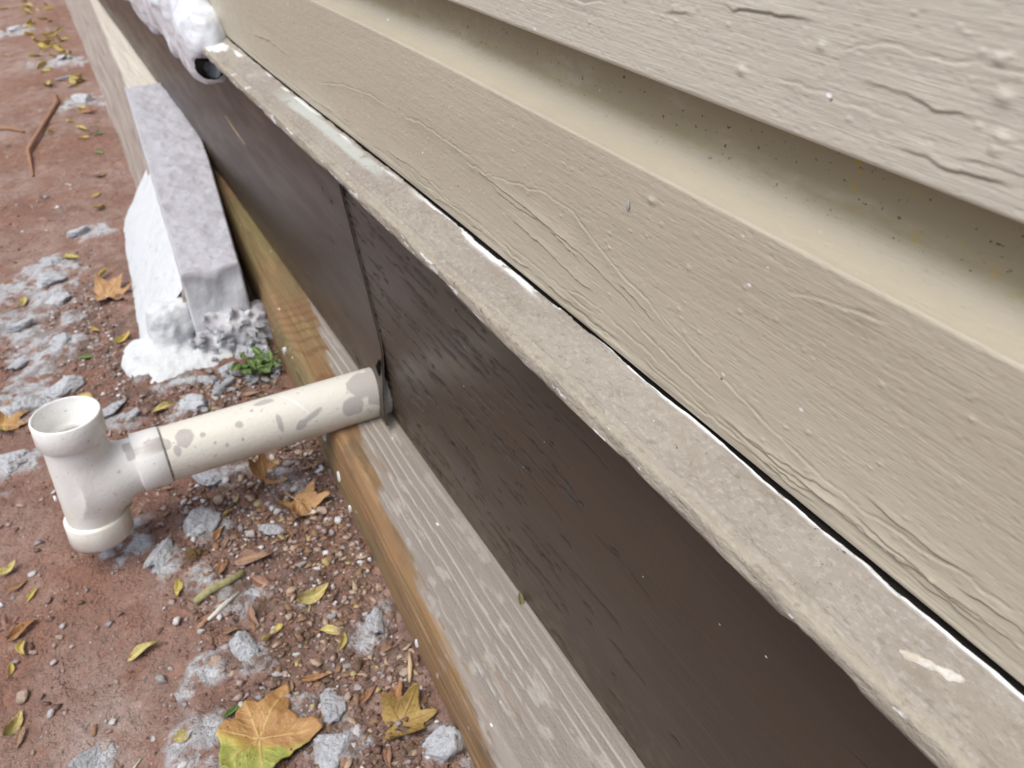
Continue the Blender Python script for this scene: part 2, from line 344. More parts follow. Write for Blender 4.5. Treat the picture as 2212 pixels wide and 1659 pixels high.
def siding(i, dense):
    zb = Z0+i*PITCH
    nb = 5
    rb = .0022 if i else .0009; th = np.linspace(-np.pi/2, 0, 6)     # underside, rounded nose, flat face, cove, tongue
    prof = [(.252, zb), (.242, zb)]+[(.232+rb-rb*np.cos(t), zb+rb+rb*np.sin(t)) for t in th]
    zc = zb+.1055
    nf = 210 if dense else 4
    prof += [(.232, z) for z in np.linspace(zb+rb, zc-.0015, nf)[1:]]
    Rc = .0170; tt = np.linspace(0, np.pi/2, 22 if dense else 5)
    prof += [(.2324+Rc*np.sin(t), zc+(Rc*.85)*(1-np.cos(t))) for t in tt]
    prof += [(.2324+Rc, z) for z in np.linspace(zc+.02, zb+PITCH+.004, 30 if dense else 2)]
    prof = np.array(prof); ys = YS if dense else np.linspace(-1.5, 9, 22)
    T = np.gradient(prof, axis=0); T /= np.linalg.norm(T, axis=1)[:, None]+1e-9
    nx, nz = -T[:, 1], T[:, 0]
    Yg = np.repeat(ys[:, None], len(prof), 1); Zg = np.repeat(prof[None, :, 1], len(ys), 0); Xg = np.repeat(prof[None, :, 0], len(ys), 0)
    h = .0004*fbm(Yg*6, Zg*18, i*3.1, 2); c = np.zeros_like(h)
    if dense:
        h = h+.00012*fbm(Yg*14, Zg*420, i, 3)+.00010*fbm(Yg*110, Zg*260, i*5., 2)
        h1, c = crack_field(Yg, Zg, CR0 if i == 0 else CR1, .0008 if i == 0 else .0006)
        foot = ss(zb+.014, zb+.004, Zg)*(i == 0)
        h = h+h1+foot*.0007*fbm(Yg*16, Zg*500, 4., 3)
        bl = [(.2861, .4909, .0016), (.255, .47, .0012), (.22, .465, .001)] if i == 0 else [(.1348,.5643,.0018),(.1351,.5605,.0016),(.1375,.5745,.002),(.2405,.5593,.0016),(.205,.5749,.0014),(.1421,.5838,.0016)]
        for q in range(150): bl.append((random.uniform(.03, .6), random.uniform(zb+.012, zb+.095), random.uniform(.0004, .0009)))
        for by, bz, br in bl:
            m = np.where(abs(ys-by) < br*4)[0]
            if len(m): h[m] += br*.55*np.exp(-(((Yg[m]-by)*.7)**2+(Zg[m]-bz)**2)/br**2)
    edge = ss(zb+.0, zb+.003, Zg)
    V = np.stack([Xg+nx*h*edge, Yg, Zg+nz*h*edge+sag(Yg)], -1)
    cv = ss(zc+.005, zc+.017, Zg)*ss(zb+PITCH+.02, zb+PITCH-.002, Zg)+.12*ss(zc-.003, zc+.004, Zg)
    return obj('siding_board', V, gf(len(ys), len(prof))[:, ::-1], M['siding'], house, {'cove': np.clip(cv, 0, 1), 'crk': c, 'lit_tone': np.full(c.shape, .0 if i == 0 else .8)})
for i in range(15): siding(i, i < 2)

# the ledge (drip cap): sloping top, rounded worn lip
ly = YS
def gap_edge(y):                                    # how far the paint of the ledge reaches towards the siding
    return .2312-.0001-.0014*np.clip(np.exp(-((y-.185)/.035)**2)+.55*np.exp(-((y-.10)/.05)**2)+.35*np.exp(-((y-.26)/.02)**2)+.18*ss(.35, .5, y)*ss(.75, .5, y), 0, 1)+.0016*fbm(y*45, 2.2, 0, 5)
tp = np.linspace(0, 1, 70); prof = [(.252-.051*t, .4030-.0140*t) for t in tp]
th = np.linspace(.25, np.pi*.92, 26); prof += [(.2005-.0040*np.sin(t)**.45, .3838+.0054*np.sign(np.cos(t))*np.abs(np.cos(t))**.7) for t in th]
prof += [(.1985, .3772), (.2005, .3764), (.212, .3764), (.246, .3764)]
prof = np.array(prof); T = np.gradient(prof, axis=0); T /= np.linalg.norm(T, axis=1)[:, None]
nx, nz = T[:, 1], -T[:, 0]
Yg = np.repeat(ly[:, None], len(prof), 1); Xg = np.repeat(prof[None, :, 0], len(ly), 0); Zg = np.repeat(prof[None, :, 1], len(ly), 0)
istop = np.arange(len(prof)) < 70; lipm = np.zeros(len(prof)); lipm[70:96] = 1; lipm[66:70] = .4
h = .0006*fbm(Yg*9, Xg*30, 1., 3)+.0005*fbm(Yg*45, Xg*160, 2., 5)*istop-.0006*np.exp(-(fbm(Yg*16, Xg*70, 44., 3)/.03)**2)*istop*(vn(Yg*14, Xg*60, 3.) > .1)
ridge = np.exp(-((Xg-.2040)/.0011)**2)*istop*(.0006+.0005*fbm(Yg*20, 3.3, 0, 3))
chip = np.repeat((np.clip(fbm(ly*26, 8.8, 0, 4)-.10, 0, 1)*.009)[:, None], len(prof), 1)
low = np.zeros(len(prof)); low[84:] = np.linspace(0, 1, len(prof)-84)**.6
h = h+ridge-chip*low*(Xg < .203)+.0008*fbm(Yg*35, Zg*200, 6., 4)*lipm
ge = gap_edge(Yg); gapm = ss(0, .0006, Xg-ge)*istop
V = np.stack([Xg+nx*h, Yg, Zg+nz*h*(1-gapm)-.005*gapm+sag(Yg)], -1)
wh = np.clip(np.exp(-((Xg-ge+.0007)/.0006)**2)*istop*ss(.62, .3, Yg)*(ss(.30, .25, Yg)*ss(-.12, .1, fbm(Yg*50, 9.1, 0, 4))*.75+.9*(fbm(Yg*30, 1.1, 0, 3) > .0)), 0, 1)
n1 = fbm(Yg*22, Xg*120, 12., 4)
wh = np.maximum(wh, ss(.0, .10, n1-.02)*np.exp(-((Xg-ge+.002)/.0022)**2)*ss(.36, .40, Yg)*ss(.60, .52, Yg)*istop)
wh = np.maximum(wh, np.exp(-((Xg-.2285)/.0016)**2)*ss(.58, .64, Yg)*ss(1.1, 1.0, Yg)*istop*ss(.02, .18, n1)*.8)
wh = np.maximum(wh, ss(.05, .22, fbm(Yg*16, Xg*60, 31., 4))*ss(.98, 1.12, Yg)*ss(2.2, 1.6, Yg)*istop*.9)
wh = np.maximum(wh, .8*lipm*(fbm(Yg*60, Zg*300, 9., 3) > .36))
prm = ss(.214, .219, Xg+.004*n1)*ss(.229, .226, Xg)*ss(.60, .66, Yg)*ss(.95, .86, Yg)*istop
ledge = obj('ledge', V, gf(len(ly), len(prof)), M['ledge'], house, {'lip': np.repeat(lipm[None], len(ly), 0), 'wht': wh, 'prm': prm, 'gap': gapm})
ledge['label'] = 'weathered taupe drip ledge with chipped lip and white primer showing'
# curled strip of white primer along the gap
cy = spacing(.0, .34, lambda t: .0011); ex = gap_edge(cy)-.0003
hgt = .00025+.00045*np.clip(fbm(cy*50, 4.4, 0, 3)+.35, 0, 1); hgt *= np.clip(ss(.285, .25, cy)*ss(-.1, .15, fbm(cy*55, 3., 0, 4))+(fbm(cy*26, 6., 0, 2) > .1), .05, 1)
zt = .403-.0140*(.252-ex)/.051
rib = np.stack([np.stack([ex-.0006, cy, zt+.0001], -1), np.stack([ex-.0003, cy, zt+hgt], -1), np.stack([ex+.0003, cy, zt+hgt*.9], -1), np.stack([ex+.0004, cy, zt-.001], -1)], 1)
obj('primer_curl', rib, gf(len(cy), 4), M['white_chip'], ledge, smooth=False)
# dark void behind the gap
obj('backing', np.array([[.256, -1.5, .02], [.256, 9, .02], [.256, 9, .42], [.256, -1.5, .42], [.262, -1.5, .02], [.262, 9, .02], [.262, 9, .42], [.262, -1.5, .42]]),
    [(0, 1, 2, 3), (7, 6, 5, 4), (3, 2, 6, 7), (0, 4, 5, 1)], M['black'], house, smooth=False)

def grain_cracks(Yg, Zg, n, yr, zr):
    h = np.zeros_like(Yg); c = np.zeros_like(Yg); yy = Yg[:, 0]
    for k in range(n):
        y0 = random.uniform(*yr); L_ = random.choice((.012, .02, .035, .06, .1))*random.uniform(.6, 1.3); z0 = random.uniform(*zr)
        if k > n*.30: y0, z0 = .79-.46*random.random()**1.5, random.uniform(.08, .36)
        m = np.where((yy > y0) & (yy < y0+L_))[0]
        if not len(m): continue
        zl = z0+.0018*fbm(yy[m]*70, k*2.3, 0, 4)+(yy[m]-y0)*random.uniform(-.03, .03)
        t = np.clip(np.minimum(yy[m]-y0, y0+L_-yy[m])/(L_*.35), 0, 1)[:, None]*(.4+.9*np.clip(vn(yy[m]*130, k)[:, None]+.4, 0, 1))
        wd = random.uniform(.0006, .0013)
        e = np.exp(-((Zg[m]-zl[:, None])/wd)**2)*t
        h[m] -= .0022*e; c[m] = np.maximum(c[m], e)
    return h, c
def skirt(x0, ys, zs, yedge, ncr, yr, zr, thick, flare=None):
    Yg, Zg = np.meshgrid(ys, zs, indexing='ij'); h, c = grain_cracks(Yg, Zg, ncr, yr, zr)
    h = h+.00018*fbm(Yg*9, Zg*220, x0*50, 3)+.0005*fbm(Yg*3, Zg*6, x0*31, 2)
    Y2 = Yg.copy()
    if yedge: Y2 = Yg+(yedge(Zg)-ys[0])*ss(ys[0]+.35, ys[0], Yg)
    X2 = x0-h
    if flare is not None: X2 = X2-flare(Y2, Zg)
    V = np.stack([X2, Y2, Zg], -1); nv = len(zs); nu = len(ys)
    B = V.copy(); B[..., 0] += thick
    F0 = gf(nu, nv); off = nu*nv
    F = [F0[:, ::-1], F0+off]
    e0 = np.arange(nv-1); F.append(np.stack([e0, e0+1, e0+1+off, e0+off], 1))                       # end nearest the joint
    u = np.arange(nu-1)*nv; F.append(np.stack([u, u+off, u+nv+off, u+nv], 1))                         # bottom edge
    t_ = u+nv-1; F.append(np.stack([t_, t_+nv, t_+nv+off, t_+off], 1))
    e1 = e0+(nu-1)*nv; F.append(np.stack([e1, e1+off, e1+off+1, e1+1], 1))
    cc = c.ravel(); dirt = (ss(.16, .07, Zg)+.6*ss(.33, .38, Zg)).ravel()*.7
    return obj('skirt_board', np.concatenate([V.reshape(-1, 3), B.reshape(-1, 3)]), np.concatenate(F), M['skirt'], house, {'crk': np.concatenate([cc, cc*0]), 'dirt': np.concatenate([dirt, dirt])})
s1 = skirt(.241, np.concatenate([[-1.5, -.5], spacing(-.1, .85, lambda t: .0016)]), spacing(.060, .384, lambda t: .0012), None, 420, (-.05, .78), (.07, .375), .012)
s1['label'] = 'dark brown skirt board with cracked wood grain'
def jedge(z): return .805-(.325-z)*.517+.012*ss(.17, .085, z)+.003*fbm(z*30, 1.9, 0, 3)
s2 = skirt(.2385, spacing(.66, 9, lambda t: .003+.02*(t-.66)), spacing(.0850, .384, lambda t: .0025), jedge, 30, (.75, 2), (.12, .36), .0022,
           lambda Y, Z: .0130*ss(.185, .085, Z)*ss(.84, .70, Y))
s2['label'] = 'smooth brown skirt board lapped over its neighbour, lower corner curling out'
# bent nail and scratch on the skirt
Vn_, Fn_ = tube([(.2350, .722, .151), (.2310, .718, .147), (.2300, .7135, .1440), (.2290, .710, .140)], [.0016, .0028, .0022, .001], 8)
obj('nail', Vn_, Fn_, M['black'], house)
Vn_, Fn_ = tube([(.2380, 1.377, .240), (.2378, 1.32, .234), (.2378, 1.259, .2285)], [.0006, .0012, .0005], 6)
obj('splinter', Vn_, Fn_, M['pale_wood'], house)

# ------------------------------------------------------------------ ground timber
def tfront(y): return .143+.022*y+.02*y*y
ty = np.concatenate([[-1.2, -.4, 0], spacing(.15, 1.74, lambda t: .0022)])
def trow(u, y):                                      # u 0..1 : foot of the front face, rounded arris, top, back
    f = tfront(y)
    px = [f+.004, f+.001, f-.001, f, f+.0015, f+.004, f+.0075, f+.012]; pz = [-.05, -.02, .02, .05, .062, .0705, .0752, .077]
    return px, pz
nA = 46; nT = 70
uu = np.linspace(0, 1, nA); prz = np.interp(uu, [0, .2, .45, .62, .75, .85, .93, 1], [-.05, -.02, .02, .05, .062, .0705, .0752, .077]); prx = np.interp(uu, [0, .2, .45, .62, .75, .85, .93, 1], [.004, .001, -.001, 0, .0015, .004, .0075, .012])
f0 = tfront(ty)[:, None]
tt = np.linspace(0, 1, nT)[None, 1:]
Xt = np.concatenate([f0+prx[None], (f0+.012)*(1-tt)+.262*tt], 1); Zt = np.concatenate([np.repeat(prz[None], len(ty), 0), np.full((len(ty), nT-1), .077)], 1)
Yt = np.repeat(ty[:, None], Xt.shape[1], 1)
gr = fbm(Yt*4, Xt*190+Zt*150, 1., 4)
h = .0013*gr+.0016*fbm(Yt*9, Zt*40, Xt*40, 3)+.004*fbm(Yt*2.5, 1.5, Zt*9, 2)*(np.arange(Xt.shape[1]) < nA)
ring = np.clip(np.sin((Zt*260+38*((Yt-.86)**2+(Zt-.05)**2*6)**.5*9+2*gr))*3-1.2, 0, 1)*ss(.72, .80, Yt)*ss(1.12, 1.0, Yt)
pl = np.interp(Yt, [-1, .2, .31, .543, .722, .85, 1.04, 1.2], [.145, .1465, .151, .176, .202, .217, .242, .27])
paint = ss(-.004, .003, Xt-pl+.012*fbm(Yt*22, Xt*150, 3., 5)-.004*(gr > .18))*(Zt > .055)
paint = paint*(1-.3*ss(.36, .46, fbm(Yt*9, Xt*60, 21., 4)))
phase = Xt*130+2.6*fbm(Yt*2.2, Xt*12, 2., 3)
streak = ss(.80, .99, np.sin(phase*2*np.pi))*ss(-.5, .05, fbm(Yt*8, Xt*60, 8., 3))*.85
streak = np.maximum(streak, .45*ss(.22, .42, fbm(Yt*40, Xt*200, 5., 4)))*ss(.246, .228, Xt)
front = (np.arange(Xt.shape[1]) < nA)[None]
V = np.stack([Xt-np.where(front, h, 0), Yt, Zt+np.where(front, 0, h*.4-.0004*streak+.0004*paint)], -1)
timber = thing('ground_timber', 'long ground timber along the wall, grey overspray on top, raw orange side', 'timber', (.2, .2, 0))
tm = obj('timber', V, gf(len(ty), Xt.shape[1]), M['timber'], timber, {'paint': paint, 'streak': streak, 'ring': ring})
for k, (yy, zz, sz) in enumerate([(.70, .030, .006), (.665, .012, .0045), (.86, .034, .006), (.95, .052, .005), (.46, .02, .004), (.75, .05, .004)]):   # white paint flakes stuck to the raw side
    a = np.linspace(0, 2*np.pi, 9, endpoint=False); r = sz*(.6+.5*RNG.random(9))
    P = np.stack([np.full(9, tfront(yy)-.0030), yy+r*np.cos(a)*.8, zz+r*np.sin(a)*1.3], -1); Q = P.copy(); Q[:, 0] += .004
    obj('paint_flake', np.concatenate([P, Q]), [tuple(range(9))[::-1]]+[(i, (i+1) % 9, 9+(i+1) % 9, 9+i) for i in range(9)], M['white_chip'], timber, smooth=False)

# ------------------------------------------------------------------ edging beam beyond the pipe, mortar cap, plaster
def xr(y): return np.interp(y, [1.0, 1.113, 2.18, 3.36, 6.5], [.088, .0934, .1643, .2147, .26])
def xb(y): return np.interp(y, [1.0, 1.5, 1.82, 4.1, 6.5], [.055, .075, .094, .15, .20])
def xi(y): return np.maximum(np.interp(y, [1.0, 1.089, 1.575, 1.70, 6.5], [.158, .167, .2265, .2384, .2384]), xr(y)+.004)
ZB = .106
edging = thing('edging_beam', 'painted edging beam beside the wall, end smeared with grey mortar and white plaster', 'beam', (.15, 1.2, 0))
by = spacing(1.115, 6.5, lambda t: .004+.02*(t-1.1))
s = np.linspace(0, 1, 40)[None]; B0, R0, I0 = xb(by)[:, None], xr(by)[:, None], xi(by)[:, None]
Xa = B0*(1-s)+(R0)*s; Za = -.04+(ZB+.04)*s
s2_ = np.linspace(0, 1, 24)[None, 1:]; Xc = R0*(1-s2_)+I0*s2_; Zc = np.full_like(Xc, ZB)
s3 = np.linspace(0, 1, 8)[None, 1:]; Xd = I0+0*s3; Zd = ZB-(ZB-.03)*s3+0*I0
X3 = np.concatenate([Xa, Xc, Xd], 1); Z3 = np.concatenate([Za+0*B0, Zc, Zd], 1); Y3 = np.repeat(by[:, None], X3.shape[1], 1)
h = .0025*fbm(Y3*3, Z3*120+X3*60, 4., 3)+.003*fbm(Y3*8, Z3*20, X3*20, 3)
topm = np.zeros(X3.shape[1]); topm[41:63] = 1; topm[40] = .6
tm_ = np.repeat(topm[None], len(by), 0)*1.
Zb = Z3+np.where(topm[None] > 0, h*.6, 0); Xb_ = X3-np.where(np.arange(X3.shape[1])[None] < 40, h, 0)
V = np.stack([Xb_, Y3, Zb], -1); F = gf(len(by), X3.shape[1]); n0 = X3.shape[1]
V = np.concatenate([np.repeat(V[:1]*0+np.array([.14, 1.115, .04]), 1, 0), V]); F = gf(len(by)+1, n0); tm_ = np.concatenate([tm_[:1]*0, tm_])
eb = obj('beam', V, F, M['beam'], edging, {'top': tm_})
# grey mortar smeared over the top and down over the near end
my = np.concatenate([np.full(16, 1.112), spacing(1.112, 2.185, lambda t: .0035+.004*(t-1.07))])
drop = np.concatenate([np.linspace(.105, .008, 16), np.zeros(len(my)-16)])
u = np.linspace(-.16, 1.10, 64)[None]
lowu = np.clip(-u, 0, 1)+np.clip(u-1, 0, 1)*1.5
Xm = xr(my)[:, None]*(1-u)+xi(my)[:, None]*u
Xm = np.where(u > 1, xi(my)[:, None]+.003+0*u, Xm)
edge_m = 1.0
Zm = ZB+.007-drop[:, None]*1.0-np.where(u < 0, -u*.16, 0)-np.where(u > 1, (u-1)*.75, 0)
Ym = my[:, None]-.016*np.clip(drop[:, None]/.105, 0, 1)+0*u
Xm = np.where(u < 0, xr(my)[:, None]-.002+u*.006, Xm)
nz_ = fbm(Xm*30, Ym*30, Zm*30, 4)
tail = ss(2.185, 2.15, my+.02*vn(my*0, 1.))[:, None]
Zm = Zm+.009*nz_*(drop[:, None] < .01)-.009*(1-tail); Ym = Ym+.006*nz_*(drop[:, None] > .005)+.012*fbm(Xm*40, 7.7, 0, 2)*(1-tail)
pale = ss(.0, .03, drop[:, None]-.006+.03*nz_)+.0*u
V = np.stack([Xm, Ym, Zm], -1)
cap = obj('mortar_cap', V, gf(len(my), 64), M['mortar'], edging, {'pale': pale}); cap['label'] = 'rough grey mortar smeared on the beam end'
# white plaster slumped down the outer side
py = np.concatenate([spacing(1.128, 1.66, lambda t: .004)]); v = np.linspace(0, 1, 60)[None]
topx = xr(py)+.003; botx = np.interp(py, [1.07, 1.164, 1.40, 1.79], [.018, .012, .030, .066])
topz = np.interp(py, [1.10, 1.135, 1.2, 1.56, 1.66], [.06, .098, .104, .102, .092])+.004*vn(py*30, 2.)
Xp = topx[:, None]*(1-v)+botx[:, None]*v; Zp = topz[:, None]*(1-v)+(-.025)*v
nz_ = fbm(Xp*25, py[:, None]*25, Zp*25, 4)
bul = np.sin(np.pi*np.clip(v*.9, 0, 1))*.006*ss(1.69, 1.58, py[:, None])+.004
e = ss(1.66, 1.635, py[:, None])
Xp = Xp-bul*e+.004*nz_+.012*(1-e); Zp = Zp+.003*nz_
Yp = py[:, None]+.010*fbm(v*6, py[:, None]*3, 1., 3)
obj('plaster', np.stack([Xp, Yp, Zp], -1), gf(len(py), 60)[:, ::-1], M['plaster'], edging)
def toe(X, Y, Z):
    d1 = np.sqrt(((X-.052)/1.15)**2+((Y-1.115)/1.1)**2+((Z+.006)/.35)**2)-.055
    d2 = np.sqrt(((X-.105)/1.2)**2+((Y-1.075)/.9)**2+((Z+.006)/.32)**2)-.040
    d3 = np.sqrt(((X-.030)/.8)**2+((Y-1.075)/1.1)**2+((Z+.010)/.25)**2)-.040
    d4 = np.sqrt(((X-.068)/.75)**2+((Y-1.128)/.55)**2+((Z-.018)/1.15)**2)-.055
    return (smin(smin(smin(d1, d2, .03), d3, .03), d4, .03)+.020*fbm(X*32, Y*32, Z*32, 5))*.5
Vt, Ft = nets(toe, (-.04, .95, -.03), (.17, 1.20, .10), .0032)
obj('plaster_toe', Vt, Ft, M['plaster'], edging)
def heap(X, Y, Z):
    d = np.sqrt(((X-.150)/1.3)**2+((Y-1.105)/.7)**2+((Z)/.9)**2)-.055
    return (d+.024*fbm(X*55, Y*55, Z*55, 4)+.006*fbm(X*160, Y*160, Z*160, 3))*.5
Vt, Ft = nets(heap, (.075, 1.0, -.03), (.235, 1.14, .075), .0028)
hp = obj('mortar_rubble', Vt, Ft, M['mortar'], edging, {'pale': ss(-.2, .5, fbm(Vt[:, 0]*60, Vt[:, 1]*60, Vt[:, 2]*60, 3))}); hp['label'] = 'crumbly pale mortar rubble'

# ------------------------------------------------------------------ white plastic wrap at the far end of the ledge
def wrap(X, Y, Z):
    yc = np.clip(Y, 1.255, 2.3)
    top = .408+.034*ss(1.26, 1.5, Y)
    bot = .338+.016*ss(1.33, 1.22, Y); cz = (top+bot)/2; hz = (top-bot)/2
    dx = (X-.212)/.030; dz = (Z-cz)/(hz+.018); dy = (Y-yc)/.055
    d = (np.sqrt(dx**2+dz**2+dy**2)-1)*.03
    fold = .011*np.abs(vn(X*20+Y*7, Y*8, Z*24))+.0045*np.abs(vn(X*45-Y*14, Y*16, Z*50))+.008*fbm(X*10, Y*9, Z*10, 2)-.003
    tat = .012*np.clip(fbm(Y*26, 3., 0, 3)+.1, 0, 1)*ss(.36, .335, Z)
    d = d+fold-tat
    hole = np.sqrt(((X-.197)/.85)**2+((Y-1.203)/1.5)**2+((Z-.350)/1.05)**2)-.0225+.014*fbm(X*55, Y*55, Z*55, 3)
    return np.maximum(d, -hole)
Vw, Fw = nets(wrap, (.155, 1.18, .29), (.25, 2.4, .49), .0042)
wr = thing('plastic_wrap', 'crumpled glossy white plastic wrapped round the far end of the ledge', 'wrap', (.21, 1.3, .36))
obj('sheet', Vw, Fw, M['wrap'], wr)
def plug(X, Y, Z):  # solid black lump set in the hole to paint its inner darkness
    return (np.sqrt(((X-.206)/.020)**2+((Y-1.240)/.036)**2+((Z-.353)/.0215)**2)-1)*.02+.003*fbm(X*90, Y*90, Z*90, 3)
Vq, Fq = nets(plug, (.17, 1.21, .32), (.24, 1.31, .39), .0025)
ho = obj('hole_shade_plug', Vq, Fq, M['black'], wr); ho['label'] = 'ragged black plug standing in for the dark inside of the opening'

# ------------------------------------------------------------------ drain pipe with its tee
PY, PZ, PR = .722, .1145, .0288
pipe = thing('drain_pipe', 'white plastic drain pipe with grey paint spots and an open tee, jutting from the skirt', 'pipe', (-.0705, PY, .04))
px = spacing(-.018, .240, lambda t: .0009); pa = np.linspace(0, 2*np.pi, 200, endpoint=False)
Xg, Ag = np.meshgrid(px, pa, indexing='ij')
V = np.stack([Xg, PY-PR*np.cos(Ag), PZ+PR*np.sin(Ag)], -1)           # angle 0 faces back along the wall, 90 deg is the top
# overspray spots: (distance out from the skirt, angle, length, height, slant)
D = .2275-Xg
spots = [(.036,20,.0120,.0112,0),(.017,61,.019,.017,0),(.008,30,.011,.014,0),(.203,60,.0100,.0105,0),(.1866,53,.0026,.0026,0),(.213,36,.0034,.0062,0),(.151,52,.0040,.0042,0),(.152,20,.0018,.002,0),(.1677,18,.0018,.0022,0),
         (.1128,28,.0026,.0105,.25),(.1212,89,.0105,.0045,0),(.0822,23,.0160,.0032,-.45),(.092,14,.007,.005,-.3),(.225,58,.009,.008,.2),(.135,75,.0018,.0018,0),(.178,30,.0012,.0016,0)]
spot = np.zeros_like(Xg); nn = fbm(Xg*130, Ag*4, 2., 4)
for d0, a0, l0, h0, sl in spots:
    q = np.sqrt(((D-d0)/l0)**2+((PR*(Ag-R(a0))-sl*(D-d0))/h0)**2)+.30*nn; spot = np.maximum(spot, ss(1.04, .90, q))
spot = np.maximum(spot, ss(.010, .002, D+.012*nn)*.8)
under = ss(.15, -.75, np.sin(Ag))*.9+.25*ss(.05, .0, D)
scr = np.exp(-((D-.081-.0190*(Ag-.56)-.002*(Ag-1.2)**2)/.0007)**2)*ss(.50, .60, Ag)*ss(1.85, 1.7, Ag)
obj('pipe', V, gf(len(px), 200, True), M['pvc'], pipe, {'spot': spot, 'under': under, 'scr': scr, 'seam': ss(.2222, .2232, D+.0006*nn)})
TX = -.0705; TL = math.tan(R(2.6)); RB, RI = .0268, .0222
def lean(V):
    V = np.array(V, float).reshape(-1, 3); V[:, 0] += (V[:, 2]-.1175)*TL; return V
def teesdf(X, Y, Z):
    run = np.maximum(np.hypot(X-TX, Y-PY)-RB, np.abs(Z-.1175)-.0490)
    br = np.maximum(np.hypot(Y-PY, Z-PZ)-.0270, np.maximum(TX-X, X+.016))
    sw = np.hypot(np.hypot(X-TX-.018, Z-PZ+.012)-.0, (Y-PY)*1.0)-.0280
    d = smin(smin(run, br, .016), sw, .014)
    inn = np.minimum(np.hypot(X-TX, Y-PY)-RI, np.maximum(np.hypot(Y-PY, Z-PZ)-.0225, TX-X))
    return np.maximum(d, -inn)
Vt, Ft = nets(teesdf, (TX-.036, PY-.036, .050), (-.010, PY+.036, .185), .0014)
def teeattr(V):
    V = np.asarray(V).reshape(-1, 3)
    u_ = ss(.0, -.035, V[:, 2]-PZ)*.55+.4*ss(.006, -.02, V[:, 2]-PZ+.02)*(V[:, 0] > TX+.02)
    s_ = np.zeros(len(V)); n_ = fbm(V[:, 0]*120, V[:, 1]*120, V[:, 2]*120, 4)
    for (sx, sz, l, h_) in [(-.027, .1390, .0055, .0065), (-.0105, .130, .0016, .0035), (-.001, .139, .006, .006), (-.040, .128, .0016, .0016)]:
        q = np.sqrt(((V[:, 0]-sx)/l)**2+((V[:, 2]-sz)/h_)**2)+.6*n_; s_ = np.maximum(s_, ss(1.05, .85, q)*(V[:, 1] < PY))
    return {'under': u_, 'spot': s_}
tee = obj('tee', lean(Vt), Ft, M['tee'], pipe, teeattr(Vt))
def lathe(prof, axis, n=96):
    prof = np.array(prof); a = np.linspace(0, 2*np.pi, n, endpoint=False)
    r, t = prof[:, 0][:, None], prof[:, 1][:, None]+0*a
    if axis == 'z': V = np.stack([TX+r*np.cos(a), PY+r*np.sin(a), t], -1)
    else: V = np.stack([t, PY+r*np.cos(a), PZ+r*np.sin(a)], -1)
    return V.reshape(-1, 3), gf(len(prof), n, True)
RO, RH = .0303, .0279
def ring_prof(z0, z1):                                # open end at z1
    s = 1 if z1 > z0 else -1
    return [(RI-.0002, z0-s*.004), (RB+.0002, z0), (RO-.0012, z0+s*.0006), (RO, z0+s*.002), (RO, z1-s*.0012), (RO-.0011, z1), (RH+.0005, z1), (RH, z1-s*.001), (RH, z0+s*.002), (RI, z0+s*.0015), (RI-.0002, z0-s*.004)]
for p_, ax in ((ring_prof(.165, .1925), 'z'), (ring_prof(.070, .0425), 'z'), (ring_prof(-.024, .0035), 'x')):
    Vc, Fc = lathe(p_, ax); Vc2 = lean(Vc) if ax == 'z' else Vc
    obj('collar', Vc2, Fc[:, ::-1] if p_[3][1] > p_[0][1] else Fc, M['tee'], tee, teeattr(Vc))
Vn_, Fn_ = tube([(TX-.0300, PY+.004, .098), (TX-.0318, PY+.004, .098)], .003, 12)
obj('moulding_nub', Vn_, Fn_, M['tee'], tee)
pipe.location = (-.0725, .742, .0232); pipe.scale = (1.028, 1.0, 1.0)

# ------------------------------------------------------------------ debris on the soil
CR_, CF_ = np.array([.8755, -.4833]), np.array([.4833, .8755])
def gang(deg):                                        # heading on the ground of a thing seen at that slant
    d = CR_*math.cos(R(deg))+CF_*math.sin(R(deg))/.62; return math.atan2(d[1], d[0])
ICO = None
def rock(name, mat, seed, sub=3, rough=.35, flat=.6, ang=0):
    import bmesh
    bm = bmesh.new(); bmesh.ops.create_icosphere(bm, subdivisions=sub, radius=.5)
    V = np.array([v.co[:] for v in bm.verts]); F = np.array([[v.index for v in f.verts] for f in bm.faces]); bm.free()
    n = fbm(V[:, 0]*2.2+seed*7, V[:, 1]*2.2, V[:, 2]*2.2, 3); n2 = fbm(V[:, 0]*7+seed, V[:, 1]*7, V[:, 2]*7, 3)
    V = V*(1+rough*n+rough*.45*n2)[:, None]
    if ang:                                           # cut a few flat facets
        r = np.random.default_rng(seed)
        for k in range(ang):
            d = r.normal(size=3); d /= np.linalg.norm(d); p = V@d; lim = .27+.1*r.random(); V = V-np.clip(p-lim, 0, 1)[:, None]*d
    V[:, 1] *= .75; V[:, 2] *= flat
    return mesh(name, V, F, mat, None, sub > 2)
LUMPM = [rock('mortar_lump', M['lump'], 11+k, 4, .75, .50, 3) for k in range(6)]
PEBC = []
for cname, c in (('white', (.62, .61, .60)), ('grey', (.36, .345, .345)), ('tan', (.45, .35, .28)), ('reddish brown', (.27, .17, .135)), ('pale grey', (.52, .50, .50))):
    mt_ = material('pebble_'+cname.replace(' ', '_'), c, .88, [((N_, 4, .45, .7, 5), tuple(q*.72 for q in c)), ([(N_, 9, .58, .68), .7], (.22, .15, .12)), ([(N_, 1.8, .5, .68), .7], (.30, .19, .15))], [((N_, 7, .2, .8, 5), .0008)])
    PEBC.append((cname, [rock('pebble', mt_, 40+k+7*len(PEBC), 2, .65, .55, 6) for k in range(5)]))
    for me in PEBC[-1][1]: me.polygons.foreach_set('use_smooth', np.ones(len(me.polygons), bool))
